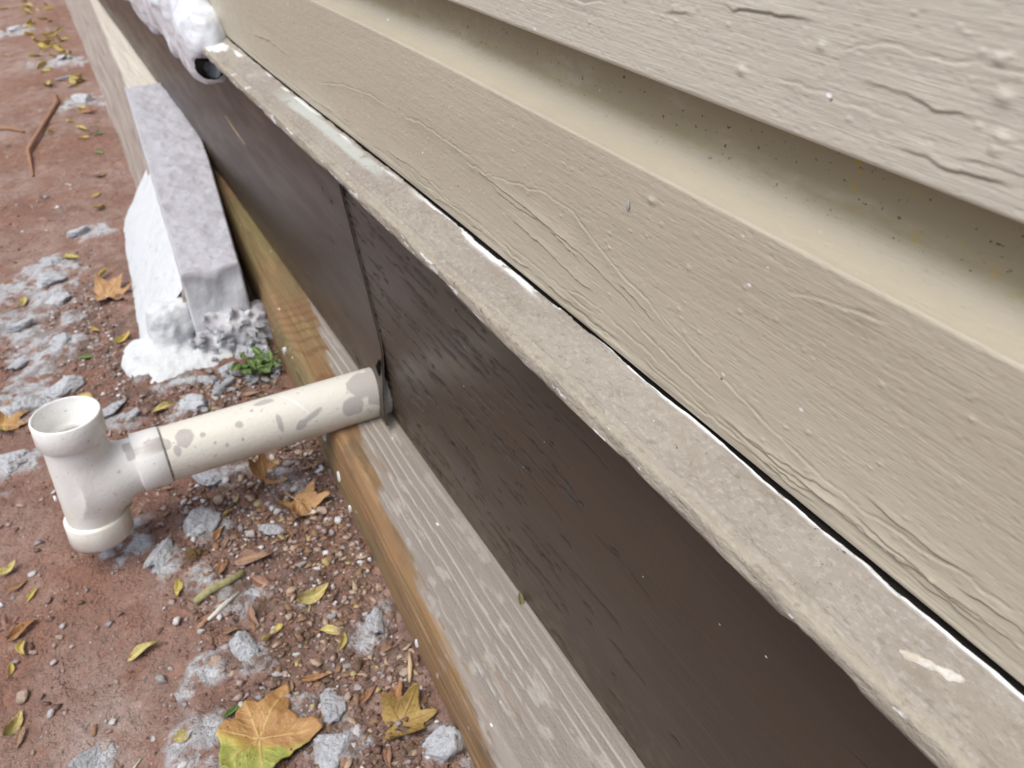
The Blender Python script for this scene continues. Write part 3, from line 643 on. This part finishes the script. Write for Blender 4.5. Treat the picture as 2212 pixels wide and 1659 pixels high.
def where(x, y):
    if y > 1.75: return 'beside the painted beam'
    if y > 1.12 and x > -.06: return 'beside the white plaster'
    if y > 1.12: return 'among the mortar smears beyond the tee'
    if y > .86 and x > .05: return 'on the soil near the weed'
    if y > .86: return 'on the soil behind the tee'
    if x > float(tfront(y))-.035: return 'against the foot of the timber'
    if .62 < y and x > -.02: return 'on the gravelly soil under the pipe'
    if y > .66: return 'on the soil around the tee'
    if abs(x-.004) < .05 and abs(y-.456) < .05: return 'around the big sycamore leaf'
    if x < -.04: return 'on the bare worn soil'
    return 'among the litter near the timber'
def drop_rock(name, ms, x, y, s, label, cat, group, k=0, sink=.12):
    o = inst(name, ms[k % len(ms)], (x, y, gz(x, y)+s*sink), (random.uniform(-.3, .3), random.uniform(-.3, .3), random.uniform(0, 6.3)), (s, s*random.uniform(.75, 1.1), s*random.uniform(.55, .95)))
    return tag(o, label, cat, group)
RUB_ = [(random.uniform(.085, .185), random.uniform(.97, 1.10), random.uniform(.007, .020)) for q in range(64)]
for k, (x, y, s) in enumerate(RUB_):
    o = drop_rock('mortar_lump', LUMPM, min(x, float(tfront(y))-.012), y, s, 'pale mortar crumb heaped at the foot of the beam end' if y > 1.03 else 'pale mortar crumb near the weed at the timber foot', 'mortar lump', 'mortar crumbs at the beam end', k, .25)
    o.location.z += .035*float(ss(1.04, 1.10, np.array(y)))
LUMPS = [(-0.029,0.707,0.0349), (0.135,0.515,0.0277), (0.017,0.545,0.0264), (0.068,0.449,0.0250), (0.060,0.413,0.0278), (0.138,0.363,0.0314), (-0.126,0.510,0.0258), (0.055,0.959,0.0373), (-0.137,1.078,0.0430), (-0.043,1.006,0.0252), (-0.167,0.966,0.0369), (0.016,0.731,0.0356), (0.082,0.691,0.0244), (-0.021,0.979,0.0236), (-0.093,1.097,0.0359), (0.038,0.805,0.0285), (-0.075,1.524,0.0309), (-0.083,1.453,0.0372), (-0.076,1.367,0.0332), (-0.134,1.314,0.0339), (-0.143,1.210,0.0276), (-0.085,1.224,0.0262), (0.142,1.055,0.0300), (0.164,1.045,0.0282), (0.113,1.030,0.0226), (0.144,1.000,0.0287), (0.080,1.020,0.0228), (0.057,2.788,0.0301), (0.080,2.505,0.0435), (-0.043,3.611,0.0477), (0.074,3.035,0.0463), (-0.020,1.623,0.0358), (-0.060,1.846,0.0120)]
for k, (x, y, s) in enumerate(LUMPS):
    lab = {0: 'bluish white mortar lump just beyond the tee foot, beside a dark moss clump', 5: 'large pale mortar lump touching the timber foot beside the curled leaf', 6: 'flat grey mortar lump alone on the bare worn soil', 7: 'flat bluish mortar slab lying behind the white pipe'}.get(k, ('pale grey mortar lump ' if s > .03 else 'small pale mortar lump ')+where(x, y))
    drop_rock('mortar_lump', LUMPM, x, y, s*1.3, lab, 'mortar lump', 'mortar lumps on the soil', k)
PEB = [(-0.031,0.617,0.0129), (0.101,0.544,0.0118), (0.065,0.564,0.0097), (0.122,0.474,0.0065), (0.095,0.455,0.0099), (-0.143,0.632,0.0099), (-0.159,0.654,0.0079), (-0.140,0.713,0.0093), (-0.152,0.758,0.0083), (-0.131,0.671,0.0064), (-0.135,0.659,0.0089), (-0.126,0.642,0.0050), (-0.174,0.652,0.0083), (-0.172,0.609,0.0139), (-0.156,0.601,0.0068), (-0.057,0.558,0.0137), (-0.038,0.527,0.0122), (-0.008,0.549,0.0153), (-0.002,0.525,0.0076), (-0.073,0.500,0.0064), (-0.107,0.540,0.0050), (-0.109,0.516,0.0112), (0.058,0.518,0.0082), (0.064,0.526,0.0062), (-0.007,0.536,0.0091), (-0.079,0.654,0.0061), (0.115,0.571,0.0058), (0.140,0.530,0.0095), (0.151,0.482,0.0063), (0.086,0.414,0.0094), (0.074,0.405,0.0081), (0.080,0.415,0.0132), (0.080,0.393,0.0066), (-0.055,0.460,0.0091), (-0.047,0.463,0.0081), (-0.060,0.468,0.0092), (-0.170,0.524,0.0109), (-0.173,0.738,0.0067), (-0.047,0.566,0.0069), (-0.102,0.651,0.0039), (-0.137,0.605,0.0048), (0.057,0.788,0.0118), (0.077,0.797,0.0173), (0.042,0.763,0.0161), (0.012,0.772,0.0073), (0.128,0.778,0.0145), (0.145,0.728,0.0122), (0.102,0.673,0.0110), (0.053,0.707,0.0102), (0.060,0.690,0.0153), (0.157,0.792,0.0113), (0.144,0.782,0.0097), (0.165,0.753,0.0120), (0.159,0.813,0.0100), (0.141,0.688,0.0136), (0.149,0.665,0.0125), (0.138,0.653,0.0110), (0.149,0.637,0.0096), (0.131,0.679,0.0090), (0.045,0.712,0.0080), (0.020,0.777,0.0092), (0.075,0.713,0.0076), (0.095,0.736,0.0092), (0.124,0.739,0.0117), (0.095,0.713,0.0104), (0.137,0.610,0.0085), (-0.079,1.171,0.0087), (0.0,1.019,0.0109), (-0.028,0.963,0.0104), (-0.002,0.978,0.0132), (-0.152,0.758,0.0076)]
tries = 0
while len(PEB) < 285 and tries < 6000:
    tries += 1
    y = random.uniform(.30, 1.35) if random.random() < .85 else random.uniform(1.3, 2.6); x = random.uniform(-.22, .165)
    if x > tfront(y)-.012 or (y > 1.0 and x > -.02): continue
    if random.random() > float(rub(np.array(x), np.array(y)))*1.1: continue
    PEB.append((x, y, .0035+.0085*random.random()**2.2))
for k, (x, y, s) in enumerate(PEB):
    x = min(x, float(tfront(y))-.010-.02*random.random()); cname, ms = PEBC[(0, 1, 2, 3, 1, 4, 2, 3, 0, 4, 2)[k % 11]]
    drop_rock('pebble', ms, x, y, s*1.1, '%s %s pebble %s' % ('tiny' if s < .006 else 'small' if s < .010 else 'thumbnail sized', cname, where(x, y)), 'pebble', 'pebbles on the soil', k, .2)
# grit: far too many crumbs to count
ng = 10000; P = []
while len(P) < ng:
    x = RNG.uniform(-.28, .17, 4000); y = .3+1.6*RNG.random(4000)**1.4
    ok = (x < tfront(y)-.004) & ~((y > 1.02) & (x > .0)) & (RNG.random(4000) < rub(x, y)**1.2*(.35+.65*ss(.5, .72, y)))
    P += list(zip(x[ok], y[ok]))
P = np.array(P[:ng]); gzv = ground_h(P[:, 0], P[:, 1]); sz = .0008+.0046*RNG.random(ng)**4
base = np.array([(1, 0, 0), (-1, 0, 0), (0, 1, 0), (0, -1, 0), (0, 0, 1), (0, 0, -1)], float)
tri = np.array([(0, 2, 4), (2, 1, 4), (1, 3, 4), (3, 0, 4), (2, 0, 5), (1, 2, 5), (3, 1, 5), (0, 3, 5)])
a = RNG.uniform(0, 6.28, ng); ca, sa = np.cos(a)[:, None], np.sin(a)[:, None]
B = base[None]*(.55+.7*RNG.random((ng, 6, 1)))+RNG.normal(0, .22, (ng, 6, 3)); B[..., 2] *= .5
Vx = B[..., 0]*ca-B[..., 1]*sa; Vy = B[..., 0]*sa+B[..., 1]*ca
V = np.stack([Vx*sz[:, None]+P[:, :1], Vy*sz[:, None]+P[:, 1:], B[..., 2]*sz[:, None]+gzv[:, None]+.2*sz[:, None]], -1)
F = (tri[None]+6*np.arange(ng)[:, None, None]).reshape(-1, 3); r = RNG.random(ng); rep = lambda q: np.repeat(q.astype(float), 6)
gt = obj('gravel', V, F, M['grit'], None, {'c1': rep(r < .42), 'c2': rep((r > .42) & (r < .54)), 'c3': rep(r > .80)}, smooth=False)
tag(gt, 'fine crumbs of mortar and grit scattered over the soil', kind='stuff')

# crumbled leaf litter and bark flakes, packed towards the timber
nl = 1500; x = RNG.uniform(-.12, .17, nl*6); y = RNG.uniform(.30, 1.0, nl*6)
k_ = (x < tfront(y)-.006) & (RNG.random(nl*6) < rub(x, y)**2*ss(-.05, .12, x-.06*(y-.4))*.9+.03); x, y = x[k_][:nl], y[k_][:nl]; nl = len(x)
a = RNG.uniform(0, 6.28, nl); sz = .0018+.0055*RNG.random(nl)**2.5; q_ = np.array([(-1, -.35, 0), (0, -.5, .15), (1, -.2, .05), (.9, .3, .2), (.1, .5, .3), (-.8, .4, .1)])
B = q_[None]*(.6+.6*RNG.random((nl, 6, 1)))+RNG.normal(0, .12, (nl, 6, 3)); ca, sa = np.cos(a)[:, None], np.sin(a)[:, None]
T_ = np.stack([(B[..., 0]*ca-B[..., 1]*sa)*sz[:, None]+x[:, None], (B[..., 0]*sa+B[..., 1]*ca)*sz[:, None]+y[:, None], B[..., 2]*sz[:, None]+(ground_h(x, y)+.0012)[:, None]], -1)
U_ = T_.copy(); U_[..., 2] -= .0006
VV = np.concatenate([T_, U_], 1); f_ = np.array([(0, 1, 4, 5), (1, 2, 3, 4), (11, 10, 7, 6), (10, 9, 8, 7)]+[(i, 6+i, 6+(i+1) % 6, (i+1) % 6) for i in range(6)])
r = RNG.random(nl); rep = lambda q: np.repeat(q.astype(float), 12)
M['litter'] = material('leaf_litter', (.25, .15, .085), .85, [(('attr', 'c1'), (.13, .085, .06)), (('attr', 'c2'), (.42, .34, .15)), (('attr', 'c3'), (.40, .30, .22))])
lt = obj('debris', VV, (f_[None]+12*np.arange(nl)[:, None, None]).reshape(-1, 4), M['litter'], None, {'c1': rep(r < .35), 'c2': rep((r > .35) & (r < .39)), 'c3': rep(r > .80)}, smooth=False)
tag(lt, 'crumbled leaf litter and bark flakes packed along the timber', kind='stuff')
# leaves
def narrow_leaf(seed, mat, wid=.22, name='yellow_leaf'):
    r = np.random.default_rng(seed); nu, nv = 22, 9
    t = np.linspace(0, 1, nu)[:, None]; s = np.linspace(-1, 1, nv)[None]
    wv = wid*(np.sin(np.pi*np.clip(t, 0, 1)**.85)**.8)+.012; wv = wv*(1+.12*vn(t*7+seed, s*0))
    fold = r.uniform(.1, 1.2); bend = r.uniform(-.7, .7); twist = r.uniform(-2.6, 2.6); arch = r.uniform(-.1, .6)
    x = t-.5+0*s; y = wv*s*np.cos(fold*.8)+bend*(t-.5)**2; z = wv*np.abs(s)*np.sin(fold)*.8+arch*(t-.5)**2
    ang = twist*(t-.5); y, z = y*np.cos(ang)-z*np.sin(ang)*.6, y*np.sin(ang)*.7+z*np.cos(ang)
    z = z+.03*fbm(x*5+seed, y*8, 1., 3); z = z-z.min()
    V = np.stack([x, y, z], -1).reshape(-1, 3); n = len(V); B = V.copy(); B[:, 2] -= .012
    F0 = gf(nu, nv); ed = list(range(nv))+[i*nv+nv-1 for i in range(1, nu)]+[(nu-1)*nv+j for j in range(nv-2, -1, -1)]+[i*nv for i in range(nu-2, 0, -1)]
    side = np.array([(ed[i], ed[(i+1) % len(ed)], ed[(i+1) % len(ed)]+n, ed[i]+n) for i in range(len(ed))])
    rib = np.exp(-(s/.12)**2)+0*t; rb = rib.ravel()
    return mesh(name, np.concatenate([V, B]), np.concatenate([F0, F0[:, ::-1]+n, side]), mat, {'rib': np.concatenate([rb, rb])})
YLM = [narrow_leaf(k, M['yleaf'], random.uniform(.13, .24)) for k in range(9)]
BLM = [narrow_leaf(60+k, M['bleaf'], random.uniform(.12, .30), 'brown_leaf_scrap') for k in range(7)]
YL = [(-0.065,0.599,0.0333,26), (0.093,0.575,0.0363,20), (-0.022,0.657,0.0246,-65), (0.046,0.552,0.0253,50), (0.097,0.528,0.0317,-5), (0.100,0.509,0.0208,80), (-0.155,0.729,0.0168,65), (-0.168,0.662,0.0188,-45), (-0.173,0.774,0.0230,45), (-0.180,0.645,0.0184,-70), (-0.180,0.580,0.0288,65), (0.019,0.977,0.0346,30), (-0.066,1.066,0.0246,-10), (0.043,0.733,0.0270,60), (-0.046,1.518,0.0388,-15), (-0.126,1.400,0.0262,-75), (0.0,1.415,0.0299,70), (-0.003,1.183,0.0328,50), (-0.035,1.235,0.0201,-10), (0.030,1.712,0.0406,75),
      (0.007,3.640,0.0429,30), (0.024,4.055,0.0532,0), (-0.059,4.084,0.0354,20), (0.068,3.415,0.0615,60), (0.099,3.505,0.0526,80), (0.051,3.299,0.0545,40), (0.078,3.142,0.0573,0), (0.092,3.020,0.0510,-60), (0.093,2.790,0.0347,50), (0.046,2.571,0.0241,80), (0.001,3.141,0.0425,10), (0.061,3.727,0.0386,30), (0.096,3.930,0.0465,0), (0.050,2.247,0.0396,-20), (0.046,2.175,0.0281,10), (0.028,2.331,0.0258,-10), (-0.020,2.272,0.0251,20), (0.031,1.777,0.0299,60), (-0.081,3.230,0.0239,0), (0.100,3.346,0.0607,75), (0.064,3.243,0.0490,20), (0.048,3.452,0.0309,0), (0.072,2.684,0.0377,15)]
for q in range(34): YL.append((random.uniform(.0, .10), random.uniform(2.4, 4.6), random.uniform(.025, .055), random.uniform(-90, 90)))
for k, (x, y, s, a) in enumerate(YL):
    lab = ('narrow yellow leaf ' if s > .025 else 'tiny curled yellow leaf ')+where(x, y) if y < 1.75 else 'yellow leaf in the drift along the painted beam' if y > 2.4 else 'yellow leaf on the soil by the beam and root'
    if k == 0: lab = 'bright yellow narrow leaf lying alone on bare worn soil'
    if k == 1: lab = 'yellow leaf with a curled brown tail lying near the timber'
    tag(inst('yellow_leaf', YLM[k % 9], (x, y, gz(x, y)+.002), (random.uniform(-.7, .7), random.uniform(-.2, .2), gang(a)), (s, s*random.uniform(.65, 1.35), s*random.uniform(.7, 2.2))), lab, 'leaf', 'small yellow leaves on the soil' if y < 1.75 else 'yellow leaves along the beam')
BR = [(0.056,0.656,0.0441,2), (0.021,0.658,0.0252,-85), (0.052,0.621,0.0337,-15), (0.033,0.583,0.0280,-50), (0.012,0.574,0.0190,10), (-0.010,0.577,0.0147,-30), (0.100,0.441,0.0253,40), (0.123,0.431,0.0254,75), (0.064,0.431,0.0265,-70), (0.094,0.380,0.0201,-70), (0.044,0.487,0.0139,80), (0.031,0.706,0.0241,60), (-0.099,1.092,0.0247,40), (0.129,0.950,0.0354,5), (-0.170,0.519,0.0127,20), (-0.176,0.564,0.0208,-70), (0.080,0.536,0.0127,0), (-0.167,0.748,0.0249,30), (-0.165,0.684,0.0320,35), (-0.141,1.491,0.0298,70), (.067,.482,.034,10), (.0796, 2.40, .0496, 0), (.05, 1.9, .03, 30)]
for q in range(26):
    y = random.uniform(.36, .95); x = random.uniform(-.03, .15)
    if x < tfront(y)-.015: BR.append((x, y, random.uniform(.008, .02), random.uniform(-90, 90)))
for k, (x, y, s, a) in enumerate(BR):
    tag(inst('brown_leaf_scrap', BLM[k % 7], (x, y, gz(x, y)+.002), (random.uniform(-.2, .2), random.uniform(-.15, .15), gang(a)), (s, s, s)), ('dry brown leaf scrap ' if s > .02 else 'tiny brown leaf crumb ')+where(x, y), 'leaf', 'brown leaf scraps on the soil')
def sycamore(seed, lobes, curl, wav, cup):
    r = np.random.default_rng(seed); nt_, nr = 150, 16
    th = np.linspace(0, 2*np.pi, nt_, endpoint=False)
    pts = []                                           # (angle, radius) of tips and notches, petiole at angle pi
    rr = np.interp(th, [q[0] for q in lobes]+[lobes[0][0]+2*np.pi], [q[1] for q in lobes]+[lobes[0][1]])
    rr = rr*(1+.04*vn(th*4+seed, 0*th)+.03*vn(th*14, seed+0*th))
    k = np.linspace(0, 1, nr)[:, None]**.9
    x = rr[None]*k*np.cos(th)[None]; y = rr[None]*k*np.sin(th)[None]; d = np.hypot(x, y)
    vein = np.zeros_like(x)
    for a, ra in [q for q in lobes if len(q) > 2 and q[2] for q in [q[:2]]]:
        u_ = x*np.cos(a)+y*np.sin(a); v_ = -x*np.sin(a)+y*np.cos(a); vein = np.maximum(vein, (u_ > -.01)*np.exp(-(v_/.014)**2)*ss(ra, ra*.6, d))
        for sgn in (-1, 1):
            for t0 in (.25, .42, .6):
                u2 = (u_-t0*ra); vv = sgn*v_; vein = np.maximum(vein, .6*(vv > 0)*np.exp(-((vv-u2*1.1)/.010)**2)*(vv < .3*ra))
    z = curl[0]*x*x+curl[1]*y*y+wav*fbm(x*3.2+seed, y*3.2, 2., 3)+cup*np.clip(d-.25, 0, 1)**2+.02*fbm(x*14, y*14, seed, 2)
    if abs(curl[1]) > 1.2:                             # rolled leaf
        a_ = y*curl[1]*1.5; rad = 1/(curl[1]*1.5); y = rad*np.sin(a_); z = z*.25+abs(rad)*(1-np.cos(a_))
    z = z-z.min()
    V = np.stack([x, y, z], -1).reshape(-1, 3); n = len(V); B = V.copy(); B[:, 2] -= .008
    F0 = gf(nr, nt_, True)
    t1 = ss(-.02, -.16, x+.06*fbm(x*6, y*6, 4., 3)).ravel(); t2 = ss(-.10, -.26, x+.12*fbm(x*7, y*7, 14., 3)-.25*np.clip(-y, 0, 1)).ravel()
    o_ = (nr-1)*nt_+np.arange(nt_); o2 = (nr-1)*nt_+(np.arange(nt_)+1) % nt_
    side = np.stack([o_, o_+n, o2+n, o2], 1)
    vv = vein.ravel(); dup = lambda q: np.concatenate([q, q])
    return np.concatenate([V, B]), np.concatenate([F0, F0[:, ::-1]+n, side]), {'vein': dup(vv), 'tip1': dup(t1), 'tip2': dup(t2)}
LOB = [(0, .62, 1), (.30, .34), (.55, .40), (.85, .60, 1), (1.15, .36), (1.45, .34), (1.85, .50, 1), (2.2, .33), (2.7, .24), (3.1, .10), (3.5, .24), (4.1, .33), (4.45, .52, 1), (4.8, .34), (5.1, .36), (5.42, .60, 1), (5.72, .40), (5.98, .34)]
def put_leaf(name, mat, seed, x, y, s, heading, tilt, label, curl=(.15, .2), wav=.10, cup=.25, lob=LOB, petiole=True, lift=.001):
    V, F, A = sycamore(seed, lob, curl, wav, cup)
    t = thing(name, label, 'leaf', (x, y, gz(x, y)+lift)); t.rotation_euler = (tilt[0], tilt[1], heading)
    obj('blade', V*s, F, mat, t, A, local=True)
    if petiole:
        zc = float(V[0, 2])
        Vp_, Fp_ = tube(np.array([(.02, 0, zc-.01), (-.12, .01, zc-.02), (-.28, .03, zc*.6), (-.42, .02, zc*.5+.02)])*s, np.array([.012, .011, .011, .016])*s, 7)
        obj('stalk', Vp_, Fp_, M['pale_wood'], t, local=True)
    return t
# big leaf: tips up-image; its yellow-green half lies towards the viewer
LOBB = [(0, .66, 1), (.40, .42), (.80, .50, 1), (1.25, .37), (1.75, .46, 1), (2.3, .40), (2.75, .50, 1), (3.2, .42), (3.7, .52, 1), (4.2, .43), (4.55, .45), (5.05, .68, 1), (5.5, .45), (5.9, .44)]
put_leaf('sycamore_leaf', M['syc_big'], 3, .006, .450, .078, gang(70), (.05, .12), 'large orange sycamore leaf turning yellow green at one side, lying on gravel', (.1, .15), .10, .15, LOBB, lift=.007)
put_leaf('sycamore_leaf', M['syc_olive'], 5, .1147, .4057, .058, gang(10), (.1, -.1), 'curled olive brown sycamore leaf rolled up beside the timber', (.3, 1.9), .22, .6, lift=.0)
put_leaf('sycamore_leaf', M['syc_tan'], 8, .0997, .7726, .060, gang(75), (.45, .1), 'crumpled tan sycamore leaf leaning just under the pipe', (.25, 1.3), .25, .5)
put_leaf('sycamore_leaf', M['syc_tan'], 9, .1178, .7118, .056, gang(-25), (-.25, .15), 'tan sycamore leaf lying on white pebbles beside the timber', (.3, .9), .25, .6)
put_leaf('sycamore_leaf', M['syc_tan'], 14, -.0082, 1.3412, .070, gang(15), (.2, .1), 'tan sycamore leaf lying beside the white plaster', (.3, .6), .18, .5)
put_leaf('sycamore_leaf', M['syc_big'], 15, -.168, 1.052, .055, gang(40), (.2, .1), 'small orange sycamore leaf on mortar lumps beyond the tee', (.3, .8), .2, .5)
put_leaf('sycamore_leaf', M['bleaf'], 16, -.1802, .6978, .024, gang(70), (.3, .1), 'tiny rust brown lobed leaf on bare soil', (.3, .8), .2, .5, petiole=False)
# green leaves
for k, (x, y, s, a, lab) in enumerate([(-.0525, 1.1711, .028, 20, 'single green leaf lying before the white plaster'), (.0767, 2.1882, .0355, 30, 'green leaf lying beside the beam among yellow ones'), (.0663, 2.0462, .0336, -20, 'green leaf by the beam foot next to the plaster'), (-.0066, .4883, .0212, 40, 'small dark green leaf peeping from under the big sycamore leaf'), (-.1157, 2.2449, .0139, 20, 'tiny dark green leaf on bare red soil near a root'), (-.0491, .4855, .017, 30, 'round yellow green leaf beside the big sycamore leaf')]):
    me = narrow_leaf(90+k, M['green'] if k < 5 else M['yleaf'], .2 if k < 5 else .42, 'green_leaf')
    tag(inst('green_leaf' if k < 5 else 'yellow_leaf', me, (x, y, gz(x, y)+.002), (0, .1, gang(a)), (s, s, s)), lab, 'leaf')
# weed at the timber foot
weed = thing('weed', 'low green weed with small oval leaves at the timber foot behind the pipe', 'weed', (.150, 1.000, gz(.150, 1.0)))
WL = [narrow_leaf(200+k, M['green'], .34, 'leaf') for k in range(5)]
for k in range(7):
    a = k*.9+.3; ex, ey = .030*math.cos(a), .032*math.sin(a)
    Vs, Fs = tube([(0, 0, 0), (ex*.5, ey*.5, .014), (ex, ey, .016+.006*(k % 3))], [.0011, .0009, .0005], 6)
    st = obj('stem', Vs, Fs, M['stem'], weed, local=True)
    for j in range(5):
        q = .25+.18*j; inst('leaf', WL[(k+j) % 5], (ex*q+random.uniform(-.003, .003), ey*q+random.uniform(-.003, .003), .006+.014*q+random.uniform(0, .004)), (random.uniform(-.5, .5), random.uniform(-.6, .2), a+random.choice((-1, 1))*random.uniform(.5, 1.3)), (random.uniform(.013, .021),)*3, weed)
# sticks, splinters, roots
def stick(name, pts, rad, mat, label, cat, n=10):
    P_ = np.array([(x, y, gz(x, y)+dz) for x, y, dz in pts]); o = P_[0].copy()
    Vs, Fs = tube(P_-o, rad, n); V_s = Vs+.12*np.max(rad)*np.array([fbm(Vs[:, 0]*300+i, Vs[:, 1]*300, Vs[:, 2]*300, 3) for i in range(3)]).T*2
    s = obj(name, V_s, Fs, mat); s.location = o; return tag(s, label, cat)
stick('twig', [(-.0115, .630, .004), (.004, .6335, .0045), (.022, .636, .005), (.0394, .6394, .005)], [.0036, .0043, .0042, .0034], M['twig'], 'short thick greenish tan twig lying on the gravel', 'twig')
stick('splinter', [(-.005, .598, .002), (.012, .608, .003), (.0297, .6182, .003)], [.0016, .0026, .0014], M['splinter'], 'white wood splinter lying beside the greenish twig', 'splinter', 6)
stick('splinter', [(-.0174, .5929, .002), (-.006, .600, .002), (.0047, .6081, .002)], [.0016, .0022, .0012], M['root'], 'dull grey brown splinter next to the white one', 'splinter', 6)
stick('splinter', [(.150, .4663, .004), (.144, .451, .004), (.1367, .4357, .003)], [.0010, .0023, .0012], M['pale_wood'], 'pale tan splinter standing along the timber foot', 'splinter', 6)
stick('splinter', [(-.0978, .4786, .001), (-.0915, .4834, .001), (-.0852, .4882, .001)], [.0009, .0010, .0007], M['splinter'], 'thin white sliver lying on bare worn soil', 'splinter', 6)
stick('root', [(.0163, 2.62, .004), (.0145, 2.5257, .006), (-.0239, 2.3597, .006), (-.0753, 2.1525, .006), (-.0764, 2.003, .003)], [.004, .006, .005, .005, .003], M['root'], 'long crooked reddish root lying across the far soil', 'root')
stick('root', [(-.14, 2.42, .003), (-.10, 2.36, .005), (-.0761, 2.316, .003)], [.004, .005, .003], M['root'], 'short tan root piece near the crooked root', 'root')
# moss clump
V_, F_ = [], []
cl = thing('moss_clump', 'dark brown fibrous clump beside a bluish mortar lump', 'moss', (.0021, .6898, gz(.0021, .6898)))
for k in range(110):
    a, b = random.uniform(0, 6.28), random.uniform(.15, 1.4); r_ = random.uniform(.004, .012)
    p0 = np.array([math.cos(a)*math.cos(b)*r_*.6, math.sin(a)*math.cos(b)*r_*.6, math.sin(b)*r_*.5]); d = np.array([random.gauss(0, 1), random.gauss(0, 1), random.gauss(0, .5)])*.004
    v, f = tube([p0-d, p0+np.array([0, 0, .0015]), p0+d], [.0003, .0006, .0003], 4); n = sum(len(q) for q in V_); V_.append(v); F_ += [tuple(i+n for i in q) for q in f]
mc = obj('fibres', np.concatenate(V_), F_, M['clump'], cl, local=True); mc['kind'] = 'stuff'

# ------------------------------------------------------------------ small things on the ledge and wall
def ledge_z(x): return .403-.0140*(.252-x)/.051
cx = np.linspace(0, 1, 26); e0 = np.stack([.2123+.0077*cx, .097-.0206*cx], -1); nrm_ = np.array([.93, .36])
wv = .0016*(np.clip(np.minimum(cx/.12, (1-cx)/.06), .25, 1))*(1+.35*vn(cx*9, 1.+0*cx))
up_ = e0+nrm_*wv[:, None]; dn_ = e0-nrm_*wv[:, None]*(1+.2*vn(cx*7, 5.+0*cx))[:, None]
rows = []
for q, t in ((dn_, .0004), (dn_*.5+up_*.5, .0013), (up_, .0008)): rows.append(np.stack([q[:, 0], q[:, 1], ledge_z(q[:, 0])+t+.0004*vn(cx*8, t*9000+0*cx)], -1))
TP = np.stack(rows, 1); BT = TP.copy(); BT[..., 2] -= .0007; n = TP.shape[0]*3
V = np.concatenate([TP.reshape(-1, 3), BT.reshape(-1, 3)]); F0 = gf(26, 3)
ed = [0, 1, 2]+[i*3+2 for i in range(1, 26)]+[76, 75]+[i*3 for i in range(24, 0, -1)]
side = np.array([(ed[i], ed[(i+1) % len(ed)], ed[(i+1) % len(ed)]+n, ed[i]+n) for i in range(len(ed))])
o3 = V[0].copy()
ch = obj('paint_chip', V-o3, np.concatenate([F0, F0[:, ::-1]+n, side]), M['splinter'], smooth=False); ch.location = o3
tag(ch, 'long pale paint chip lying loose on top of the ledge', 'paint chip')
hb = rock('seed_husk', M['husk'], 77, 3, .15, .5)
tag(inst('seed_husk', hb, (.2312, .3026, .4826), (0, R(90), R(20)), (.0052, .0026, .0022)), 'tiny grey seed husk stuck to the tan siding face', 'husk')
tag(inst('grass_seed', narrow_leaf(300, M['twig'], .2, 'grass_seed'), (.2375, .415, .079), (.2, -.5, 1.2), (.014, .014, .014)), 'small greenish seed head caught between timber and skirt', 'seed')
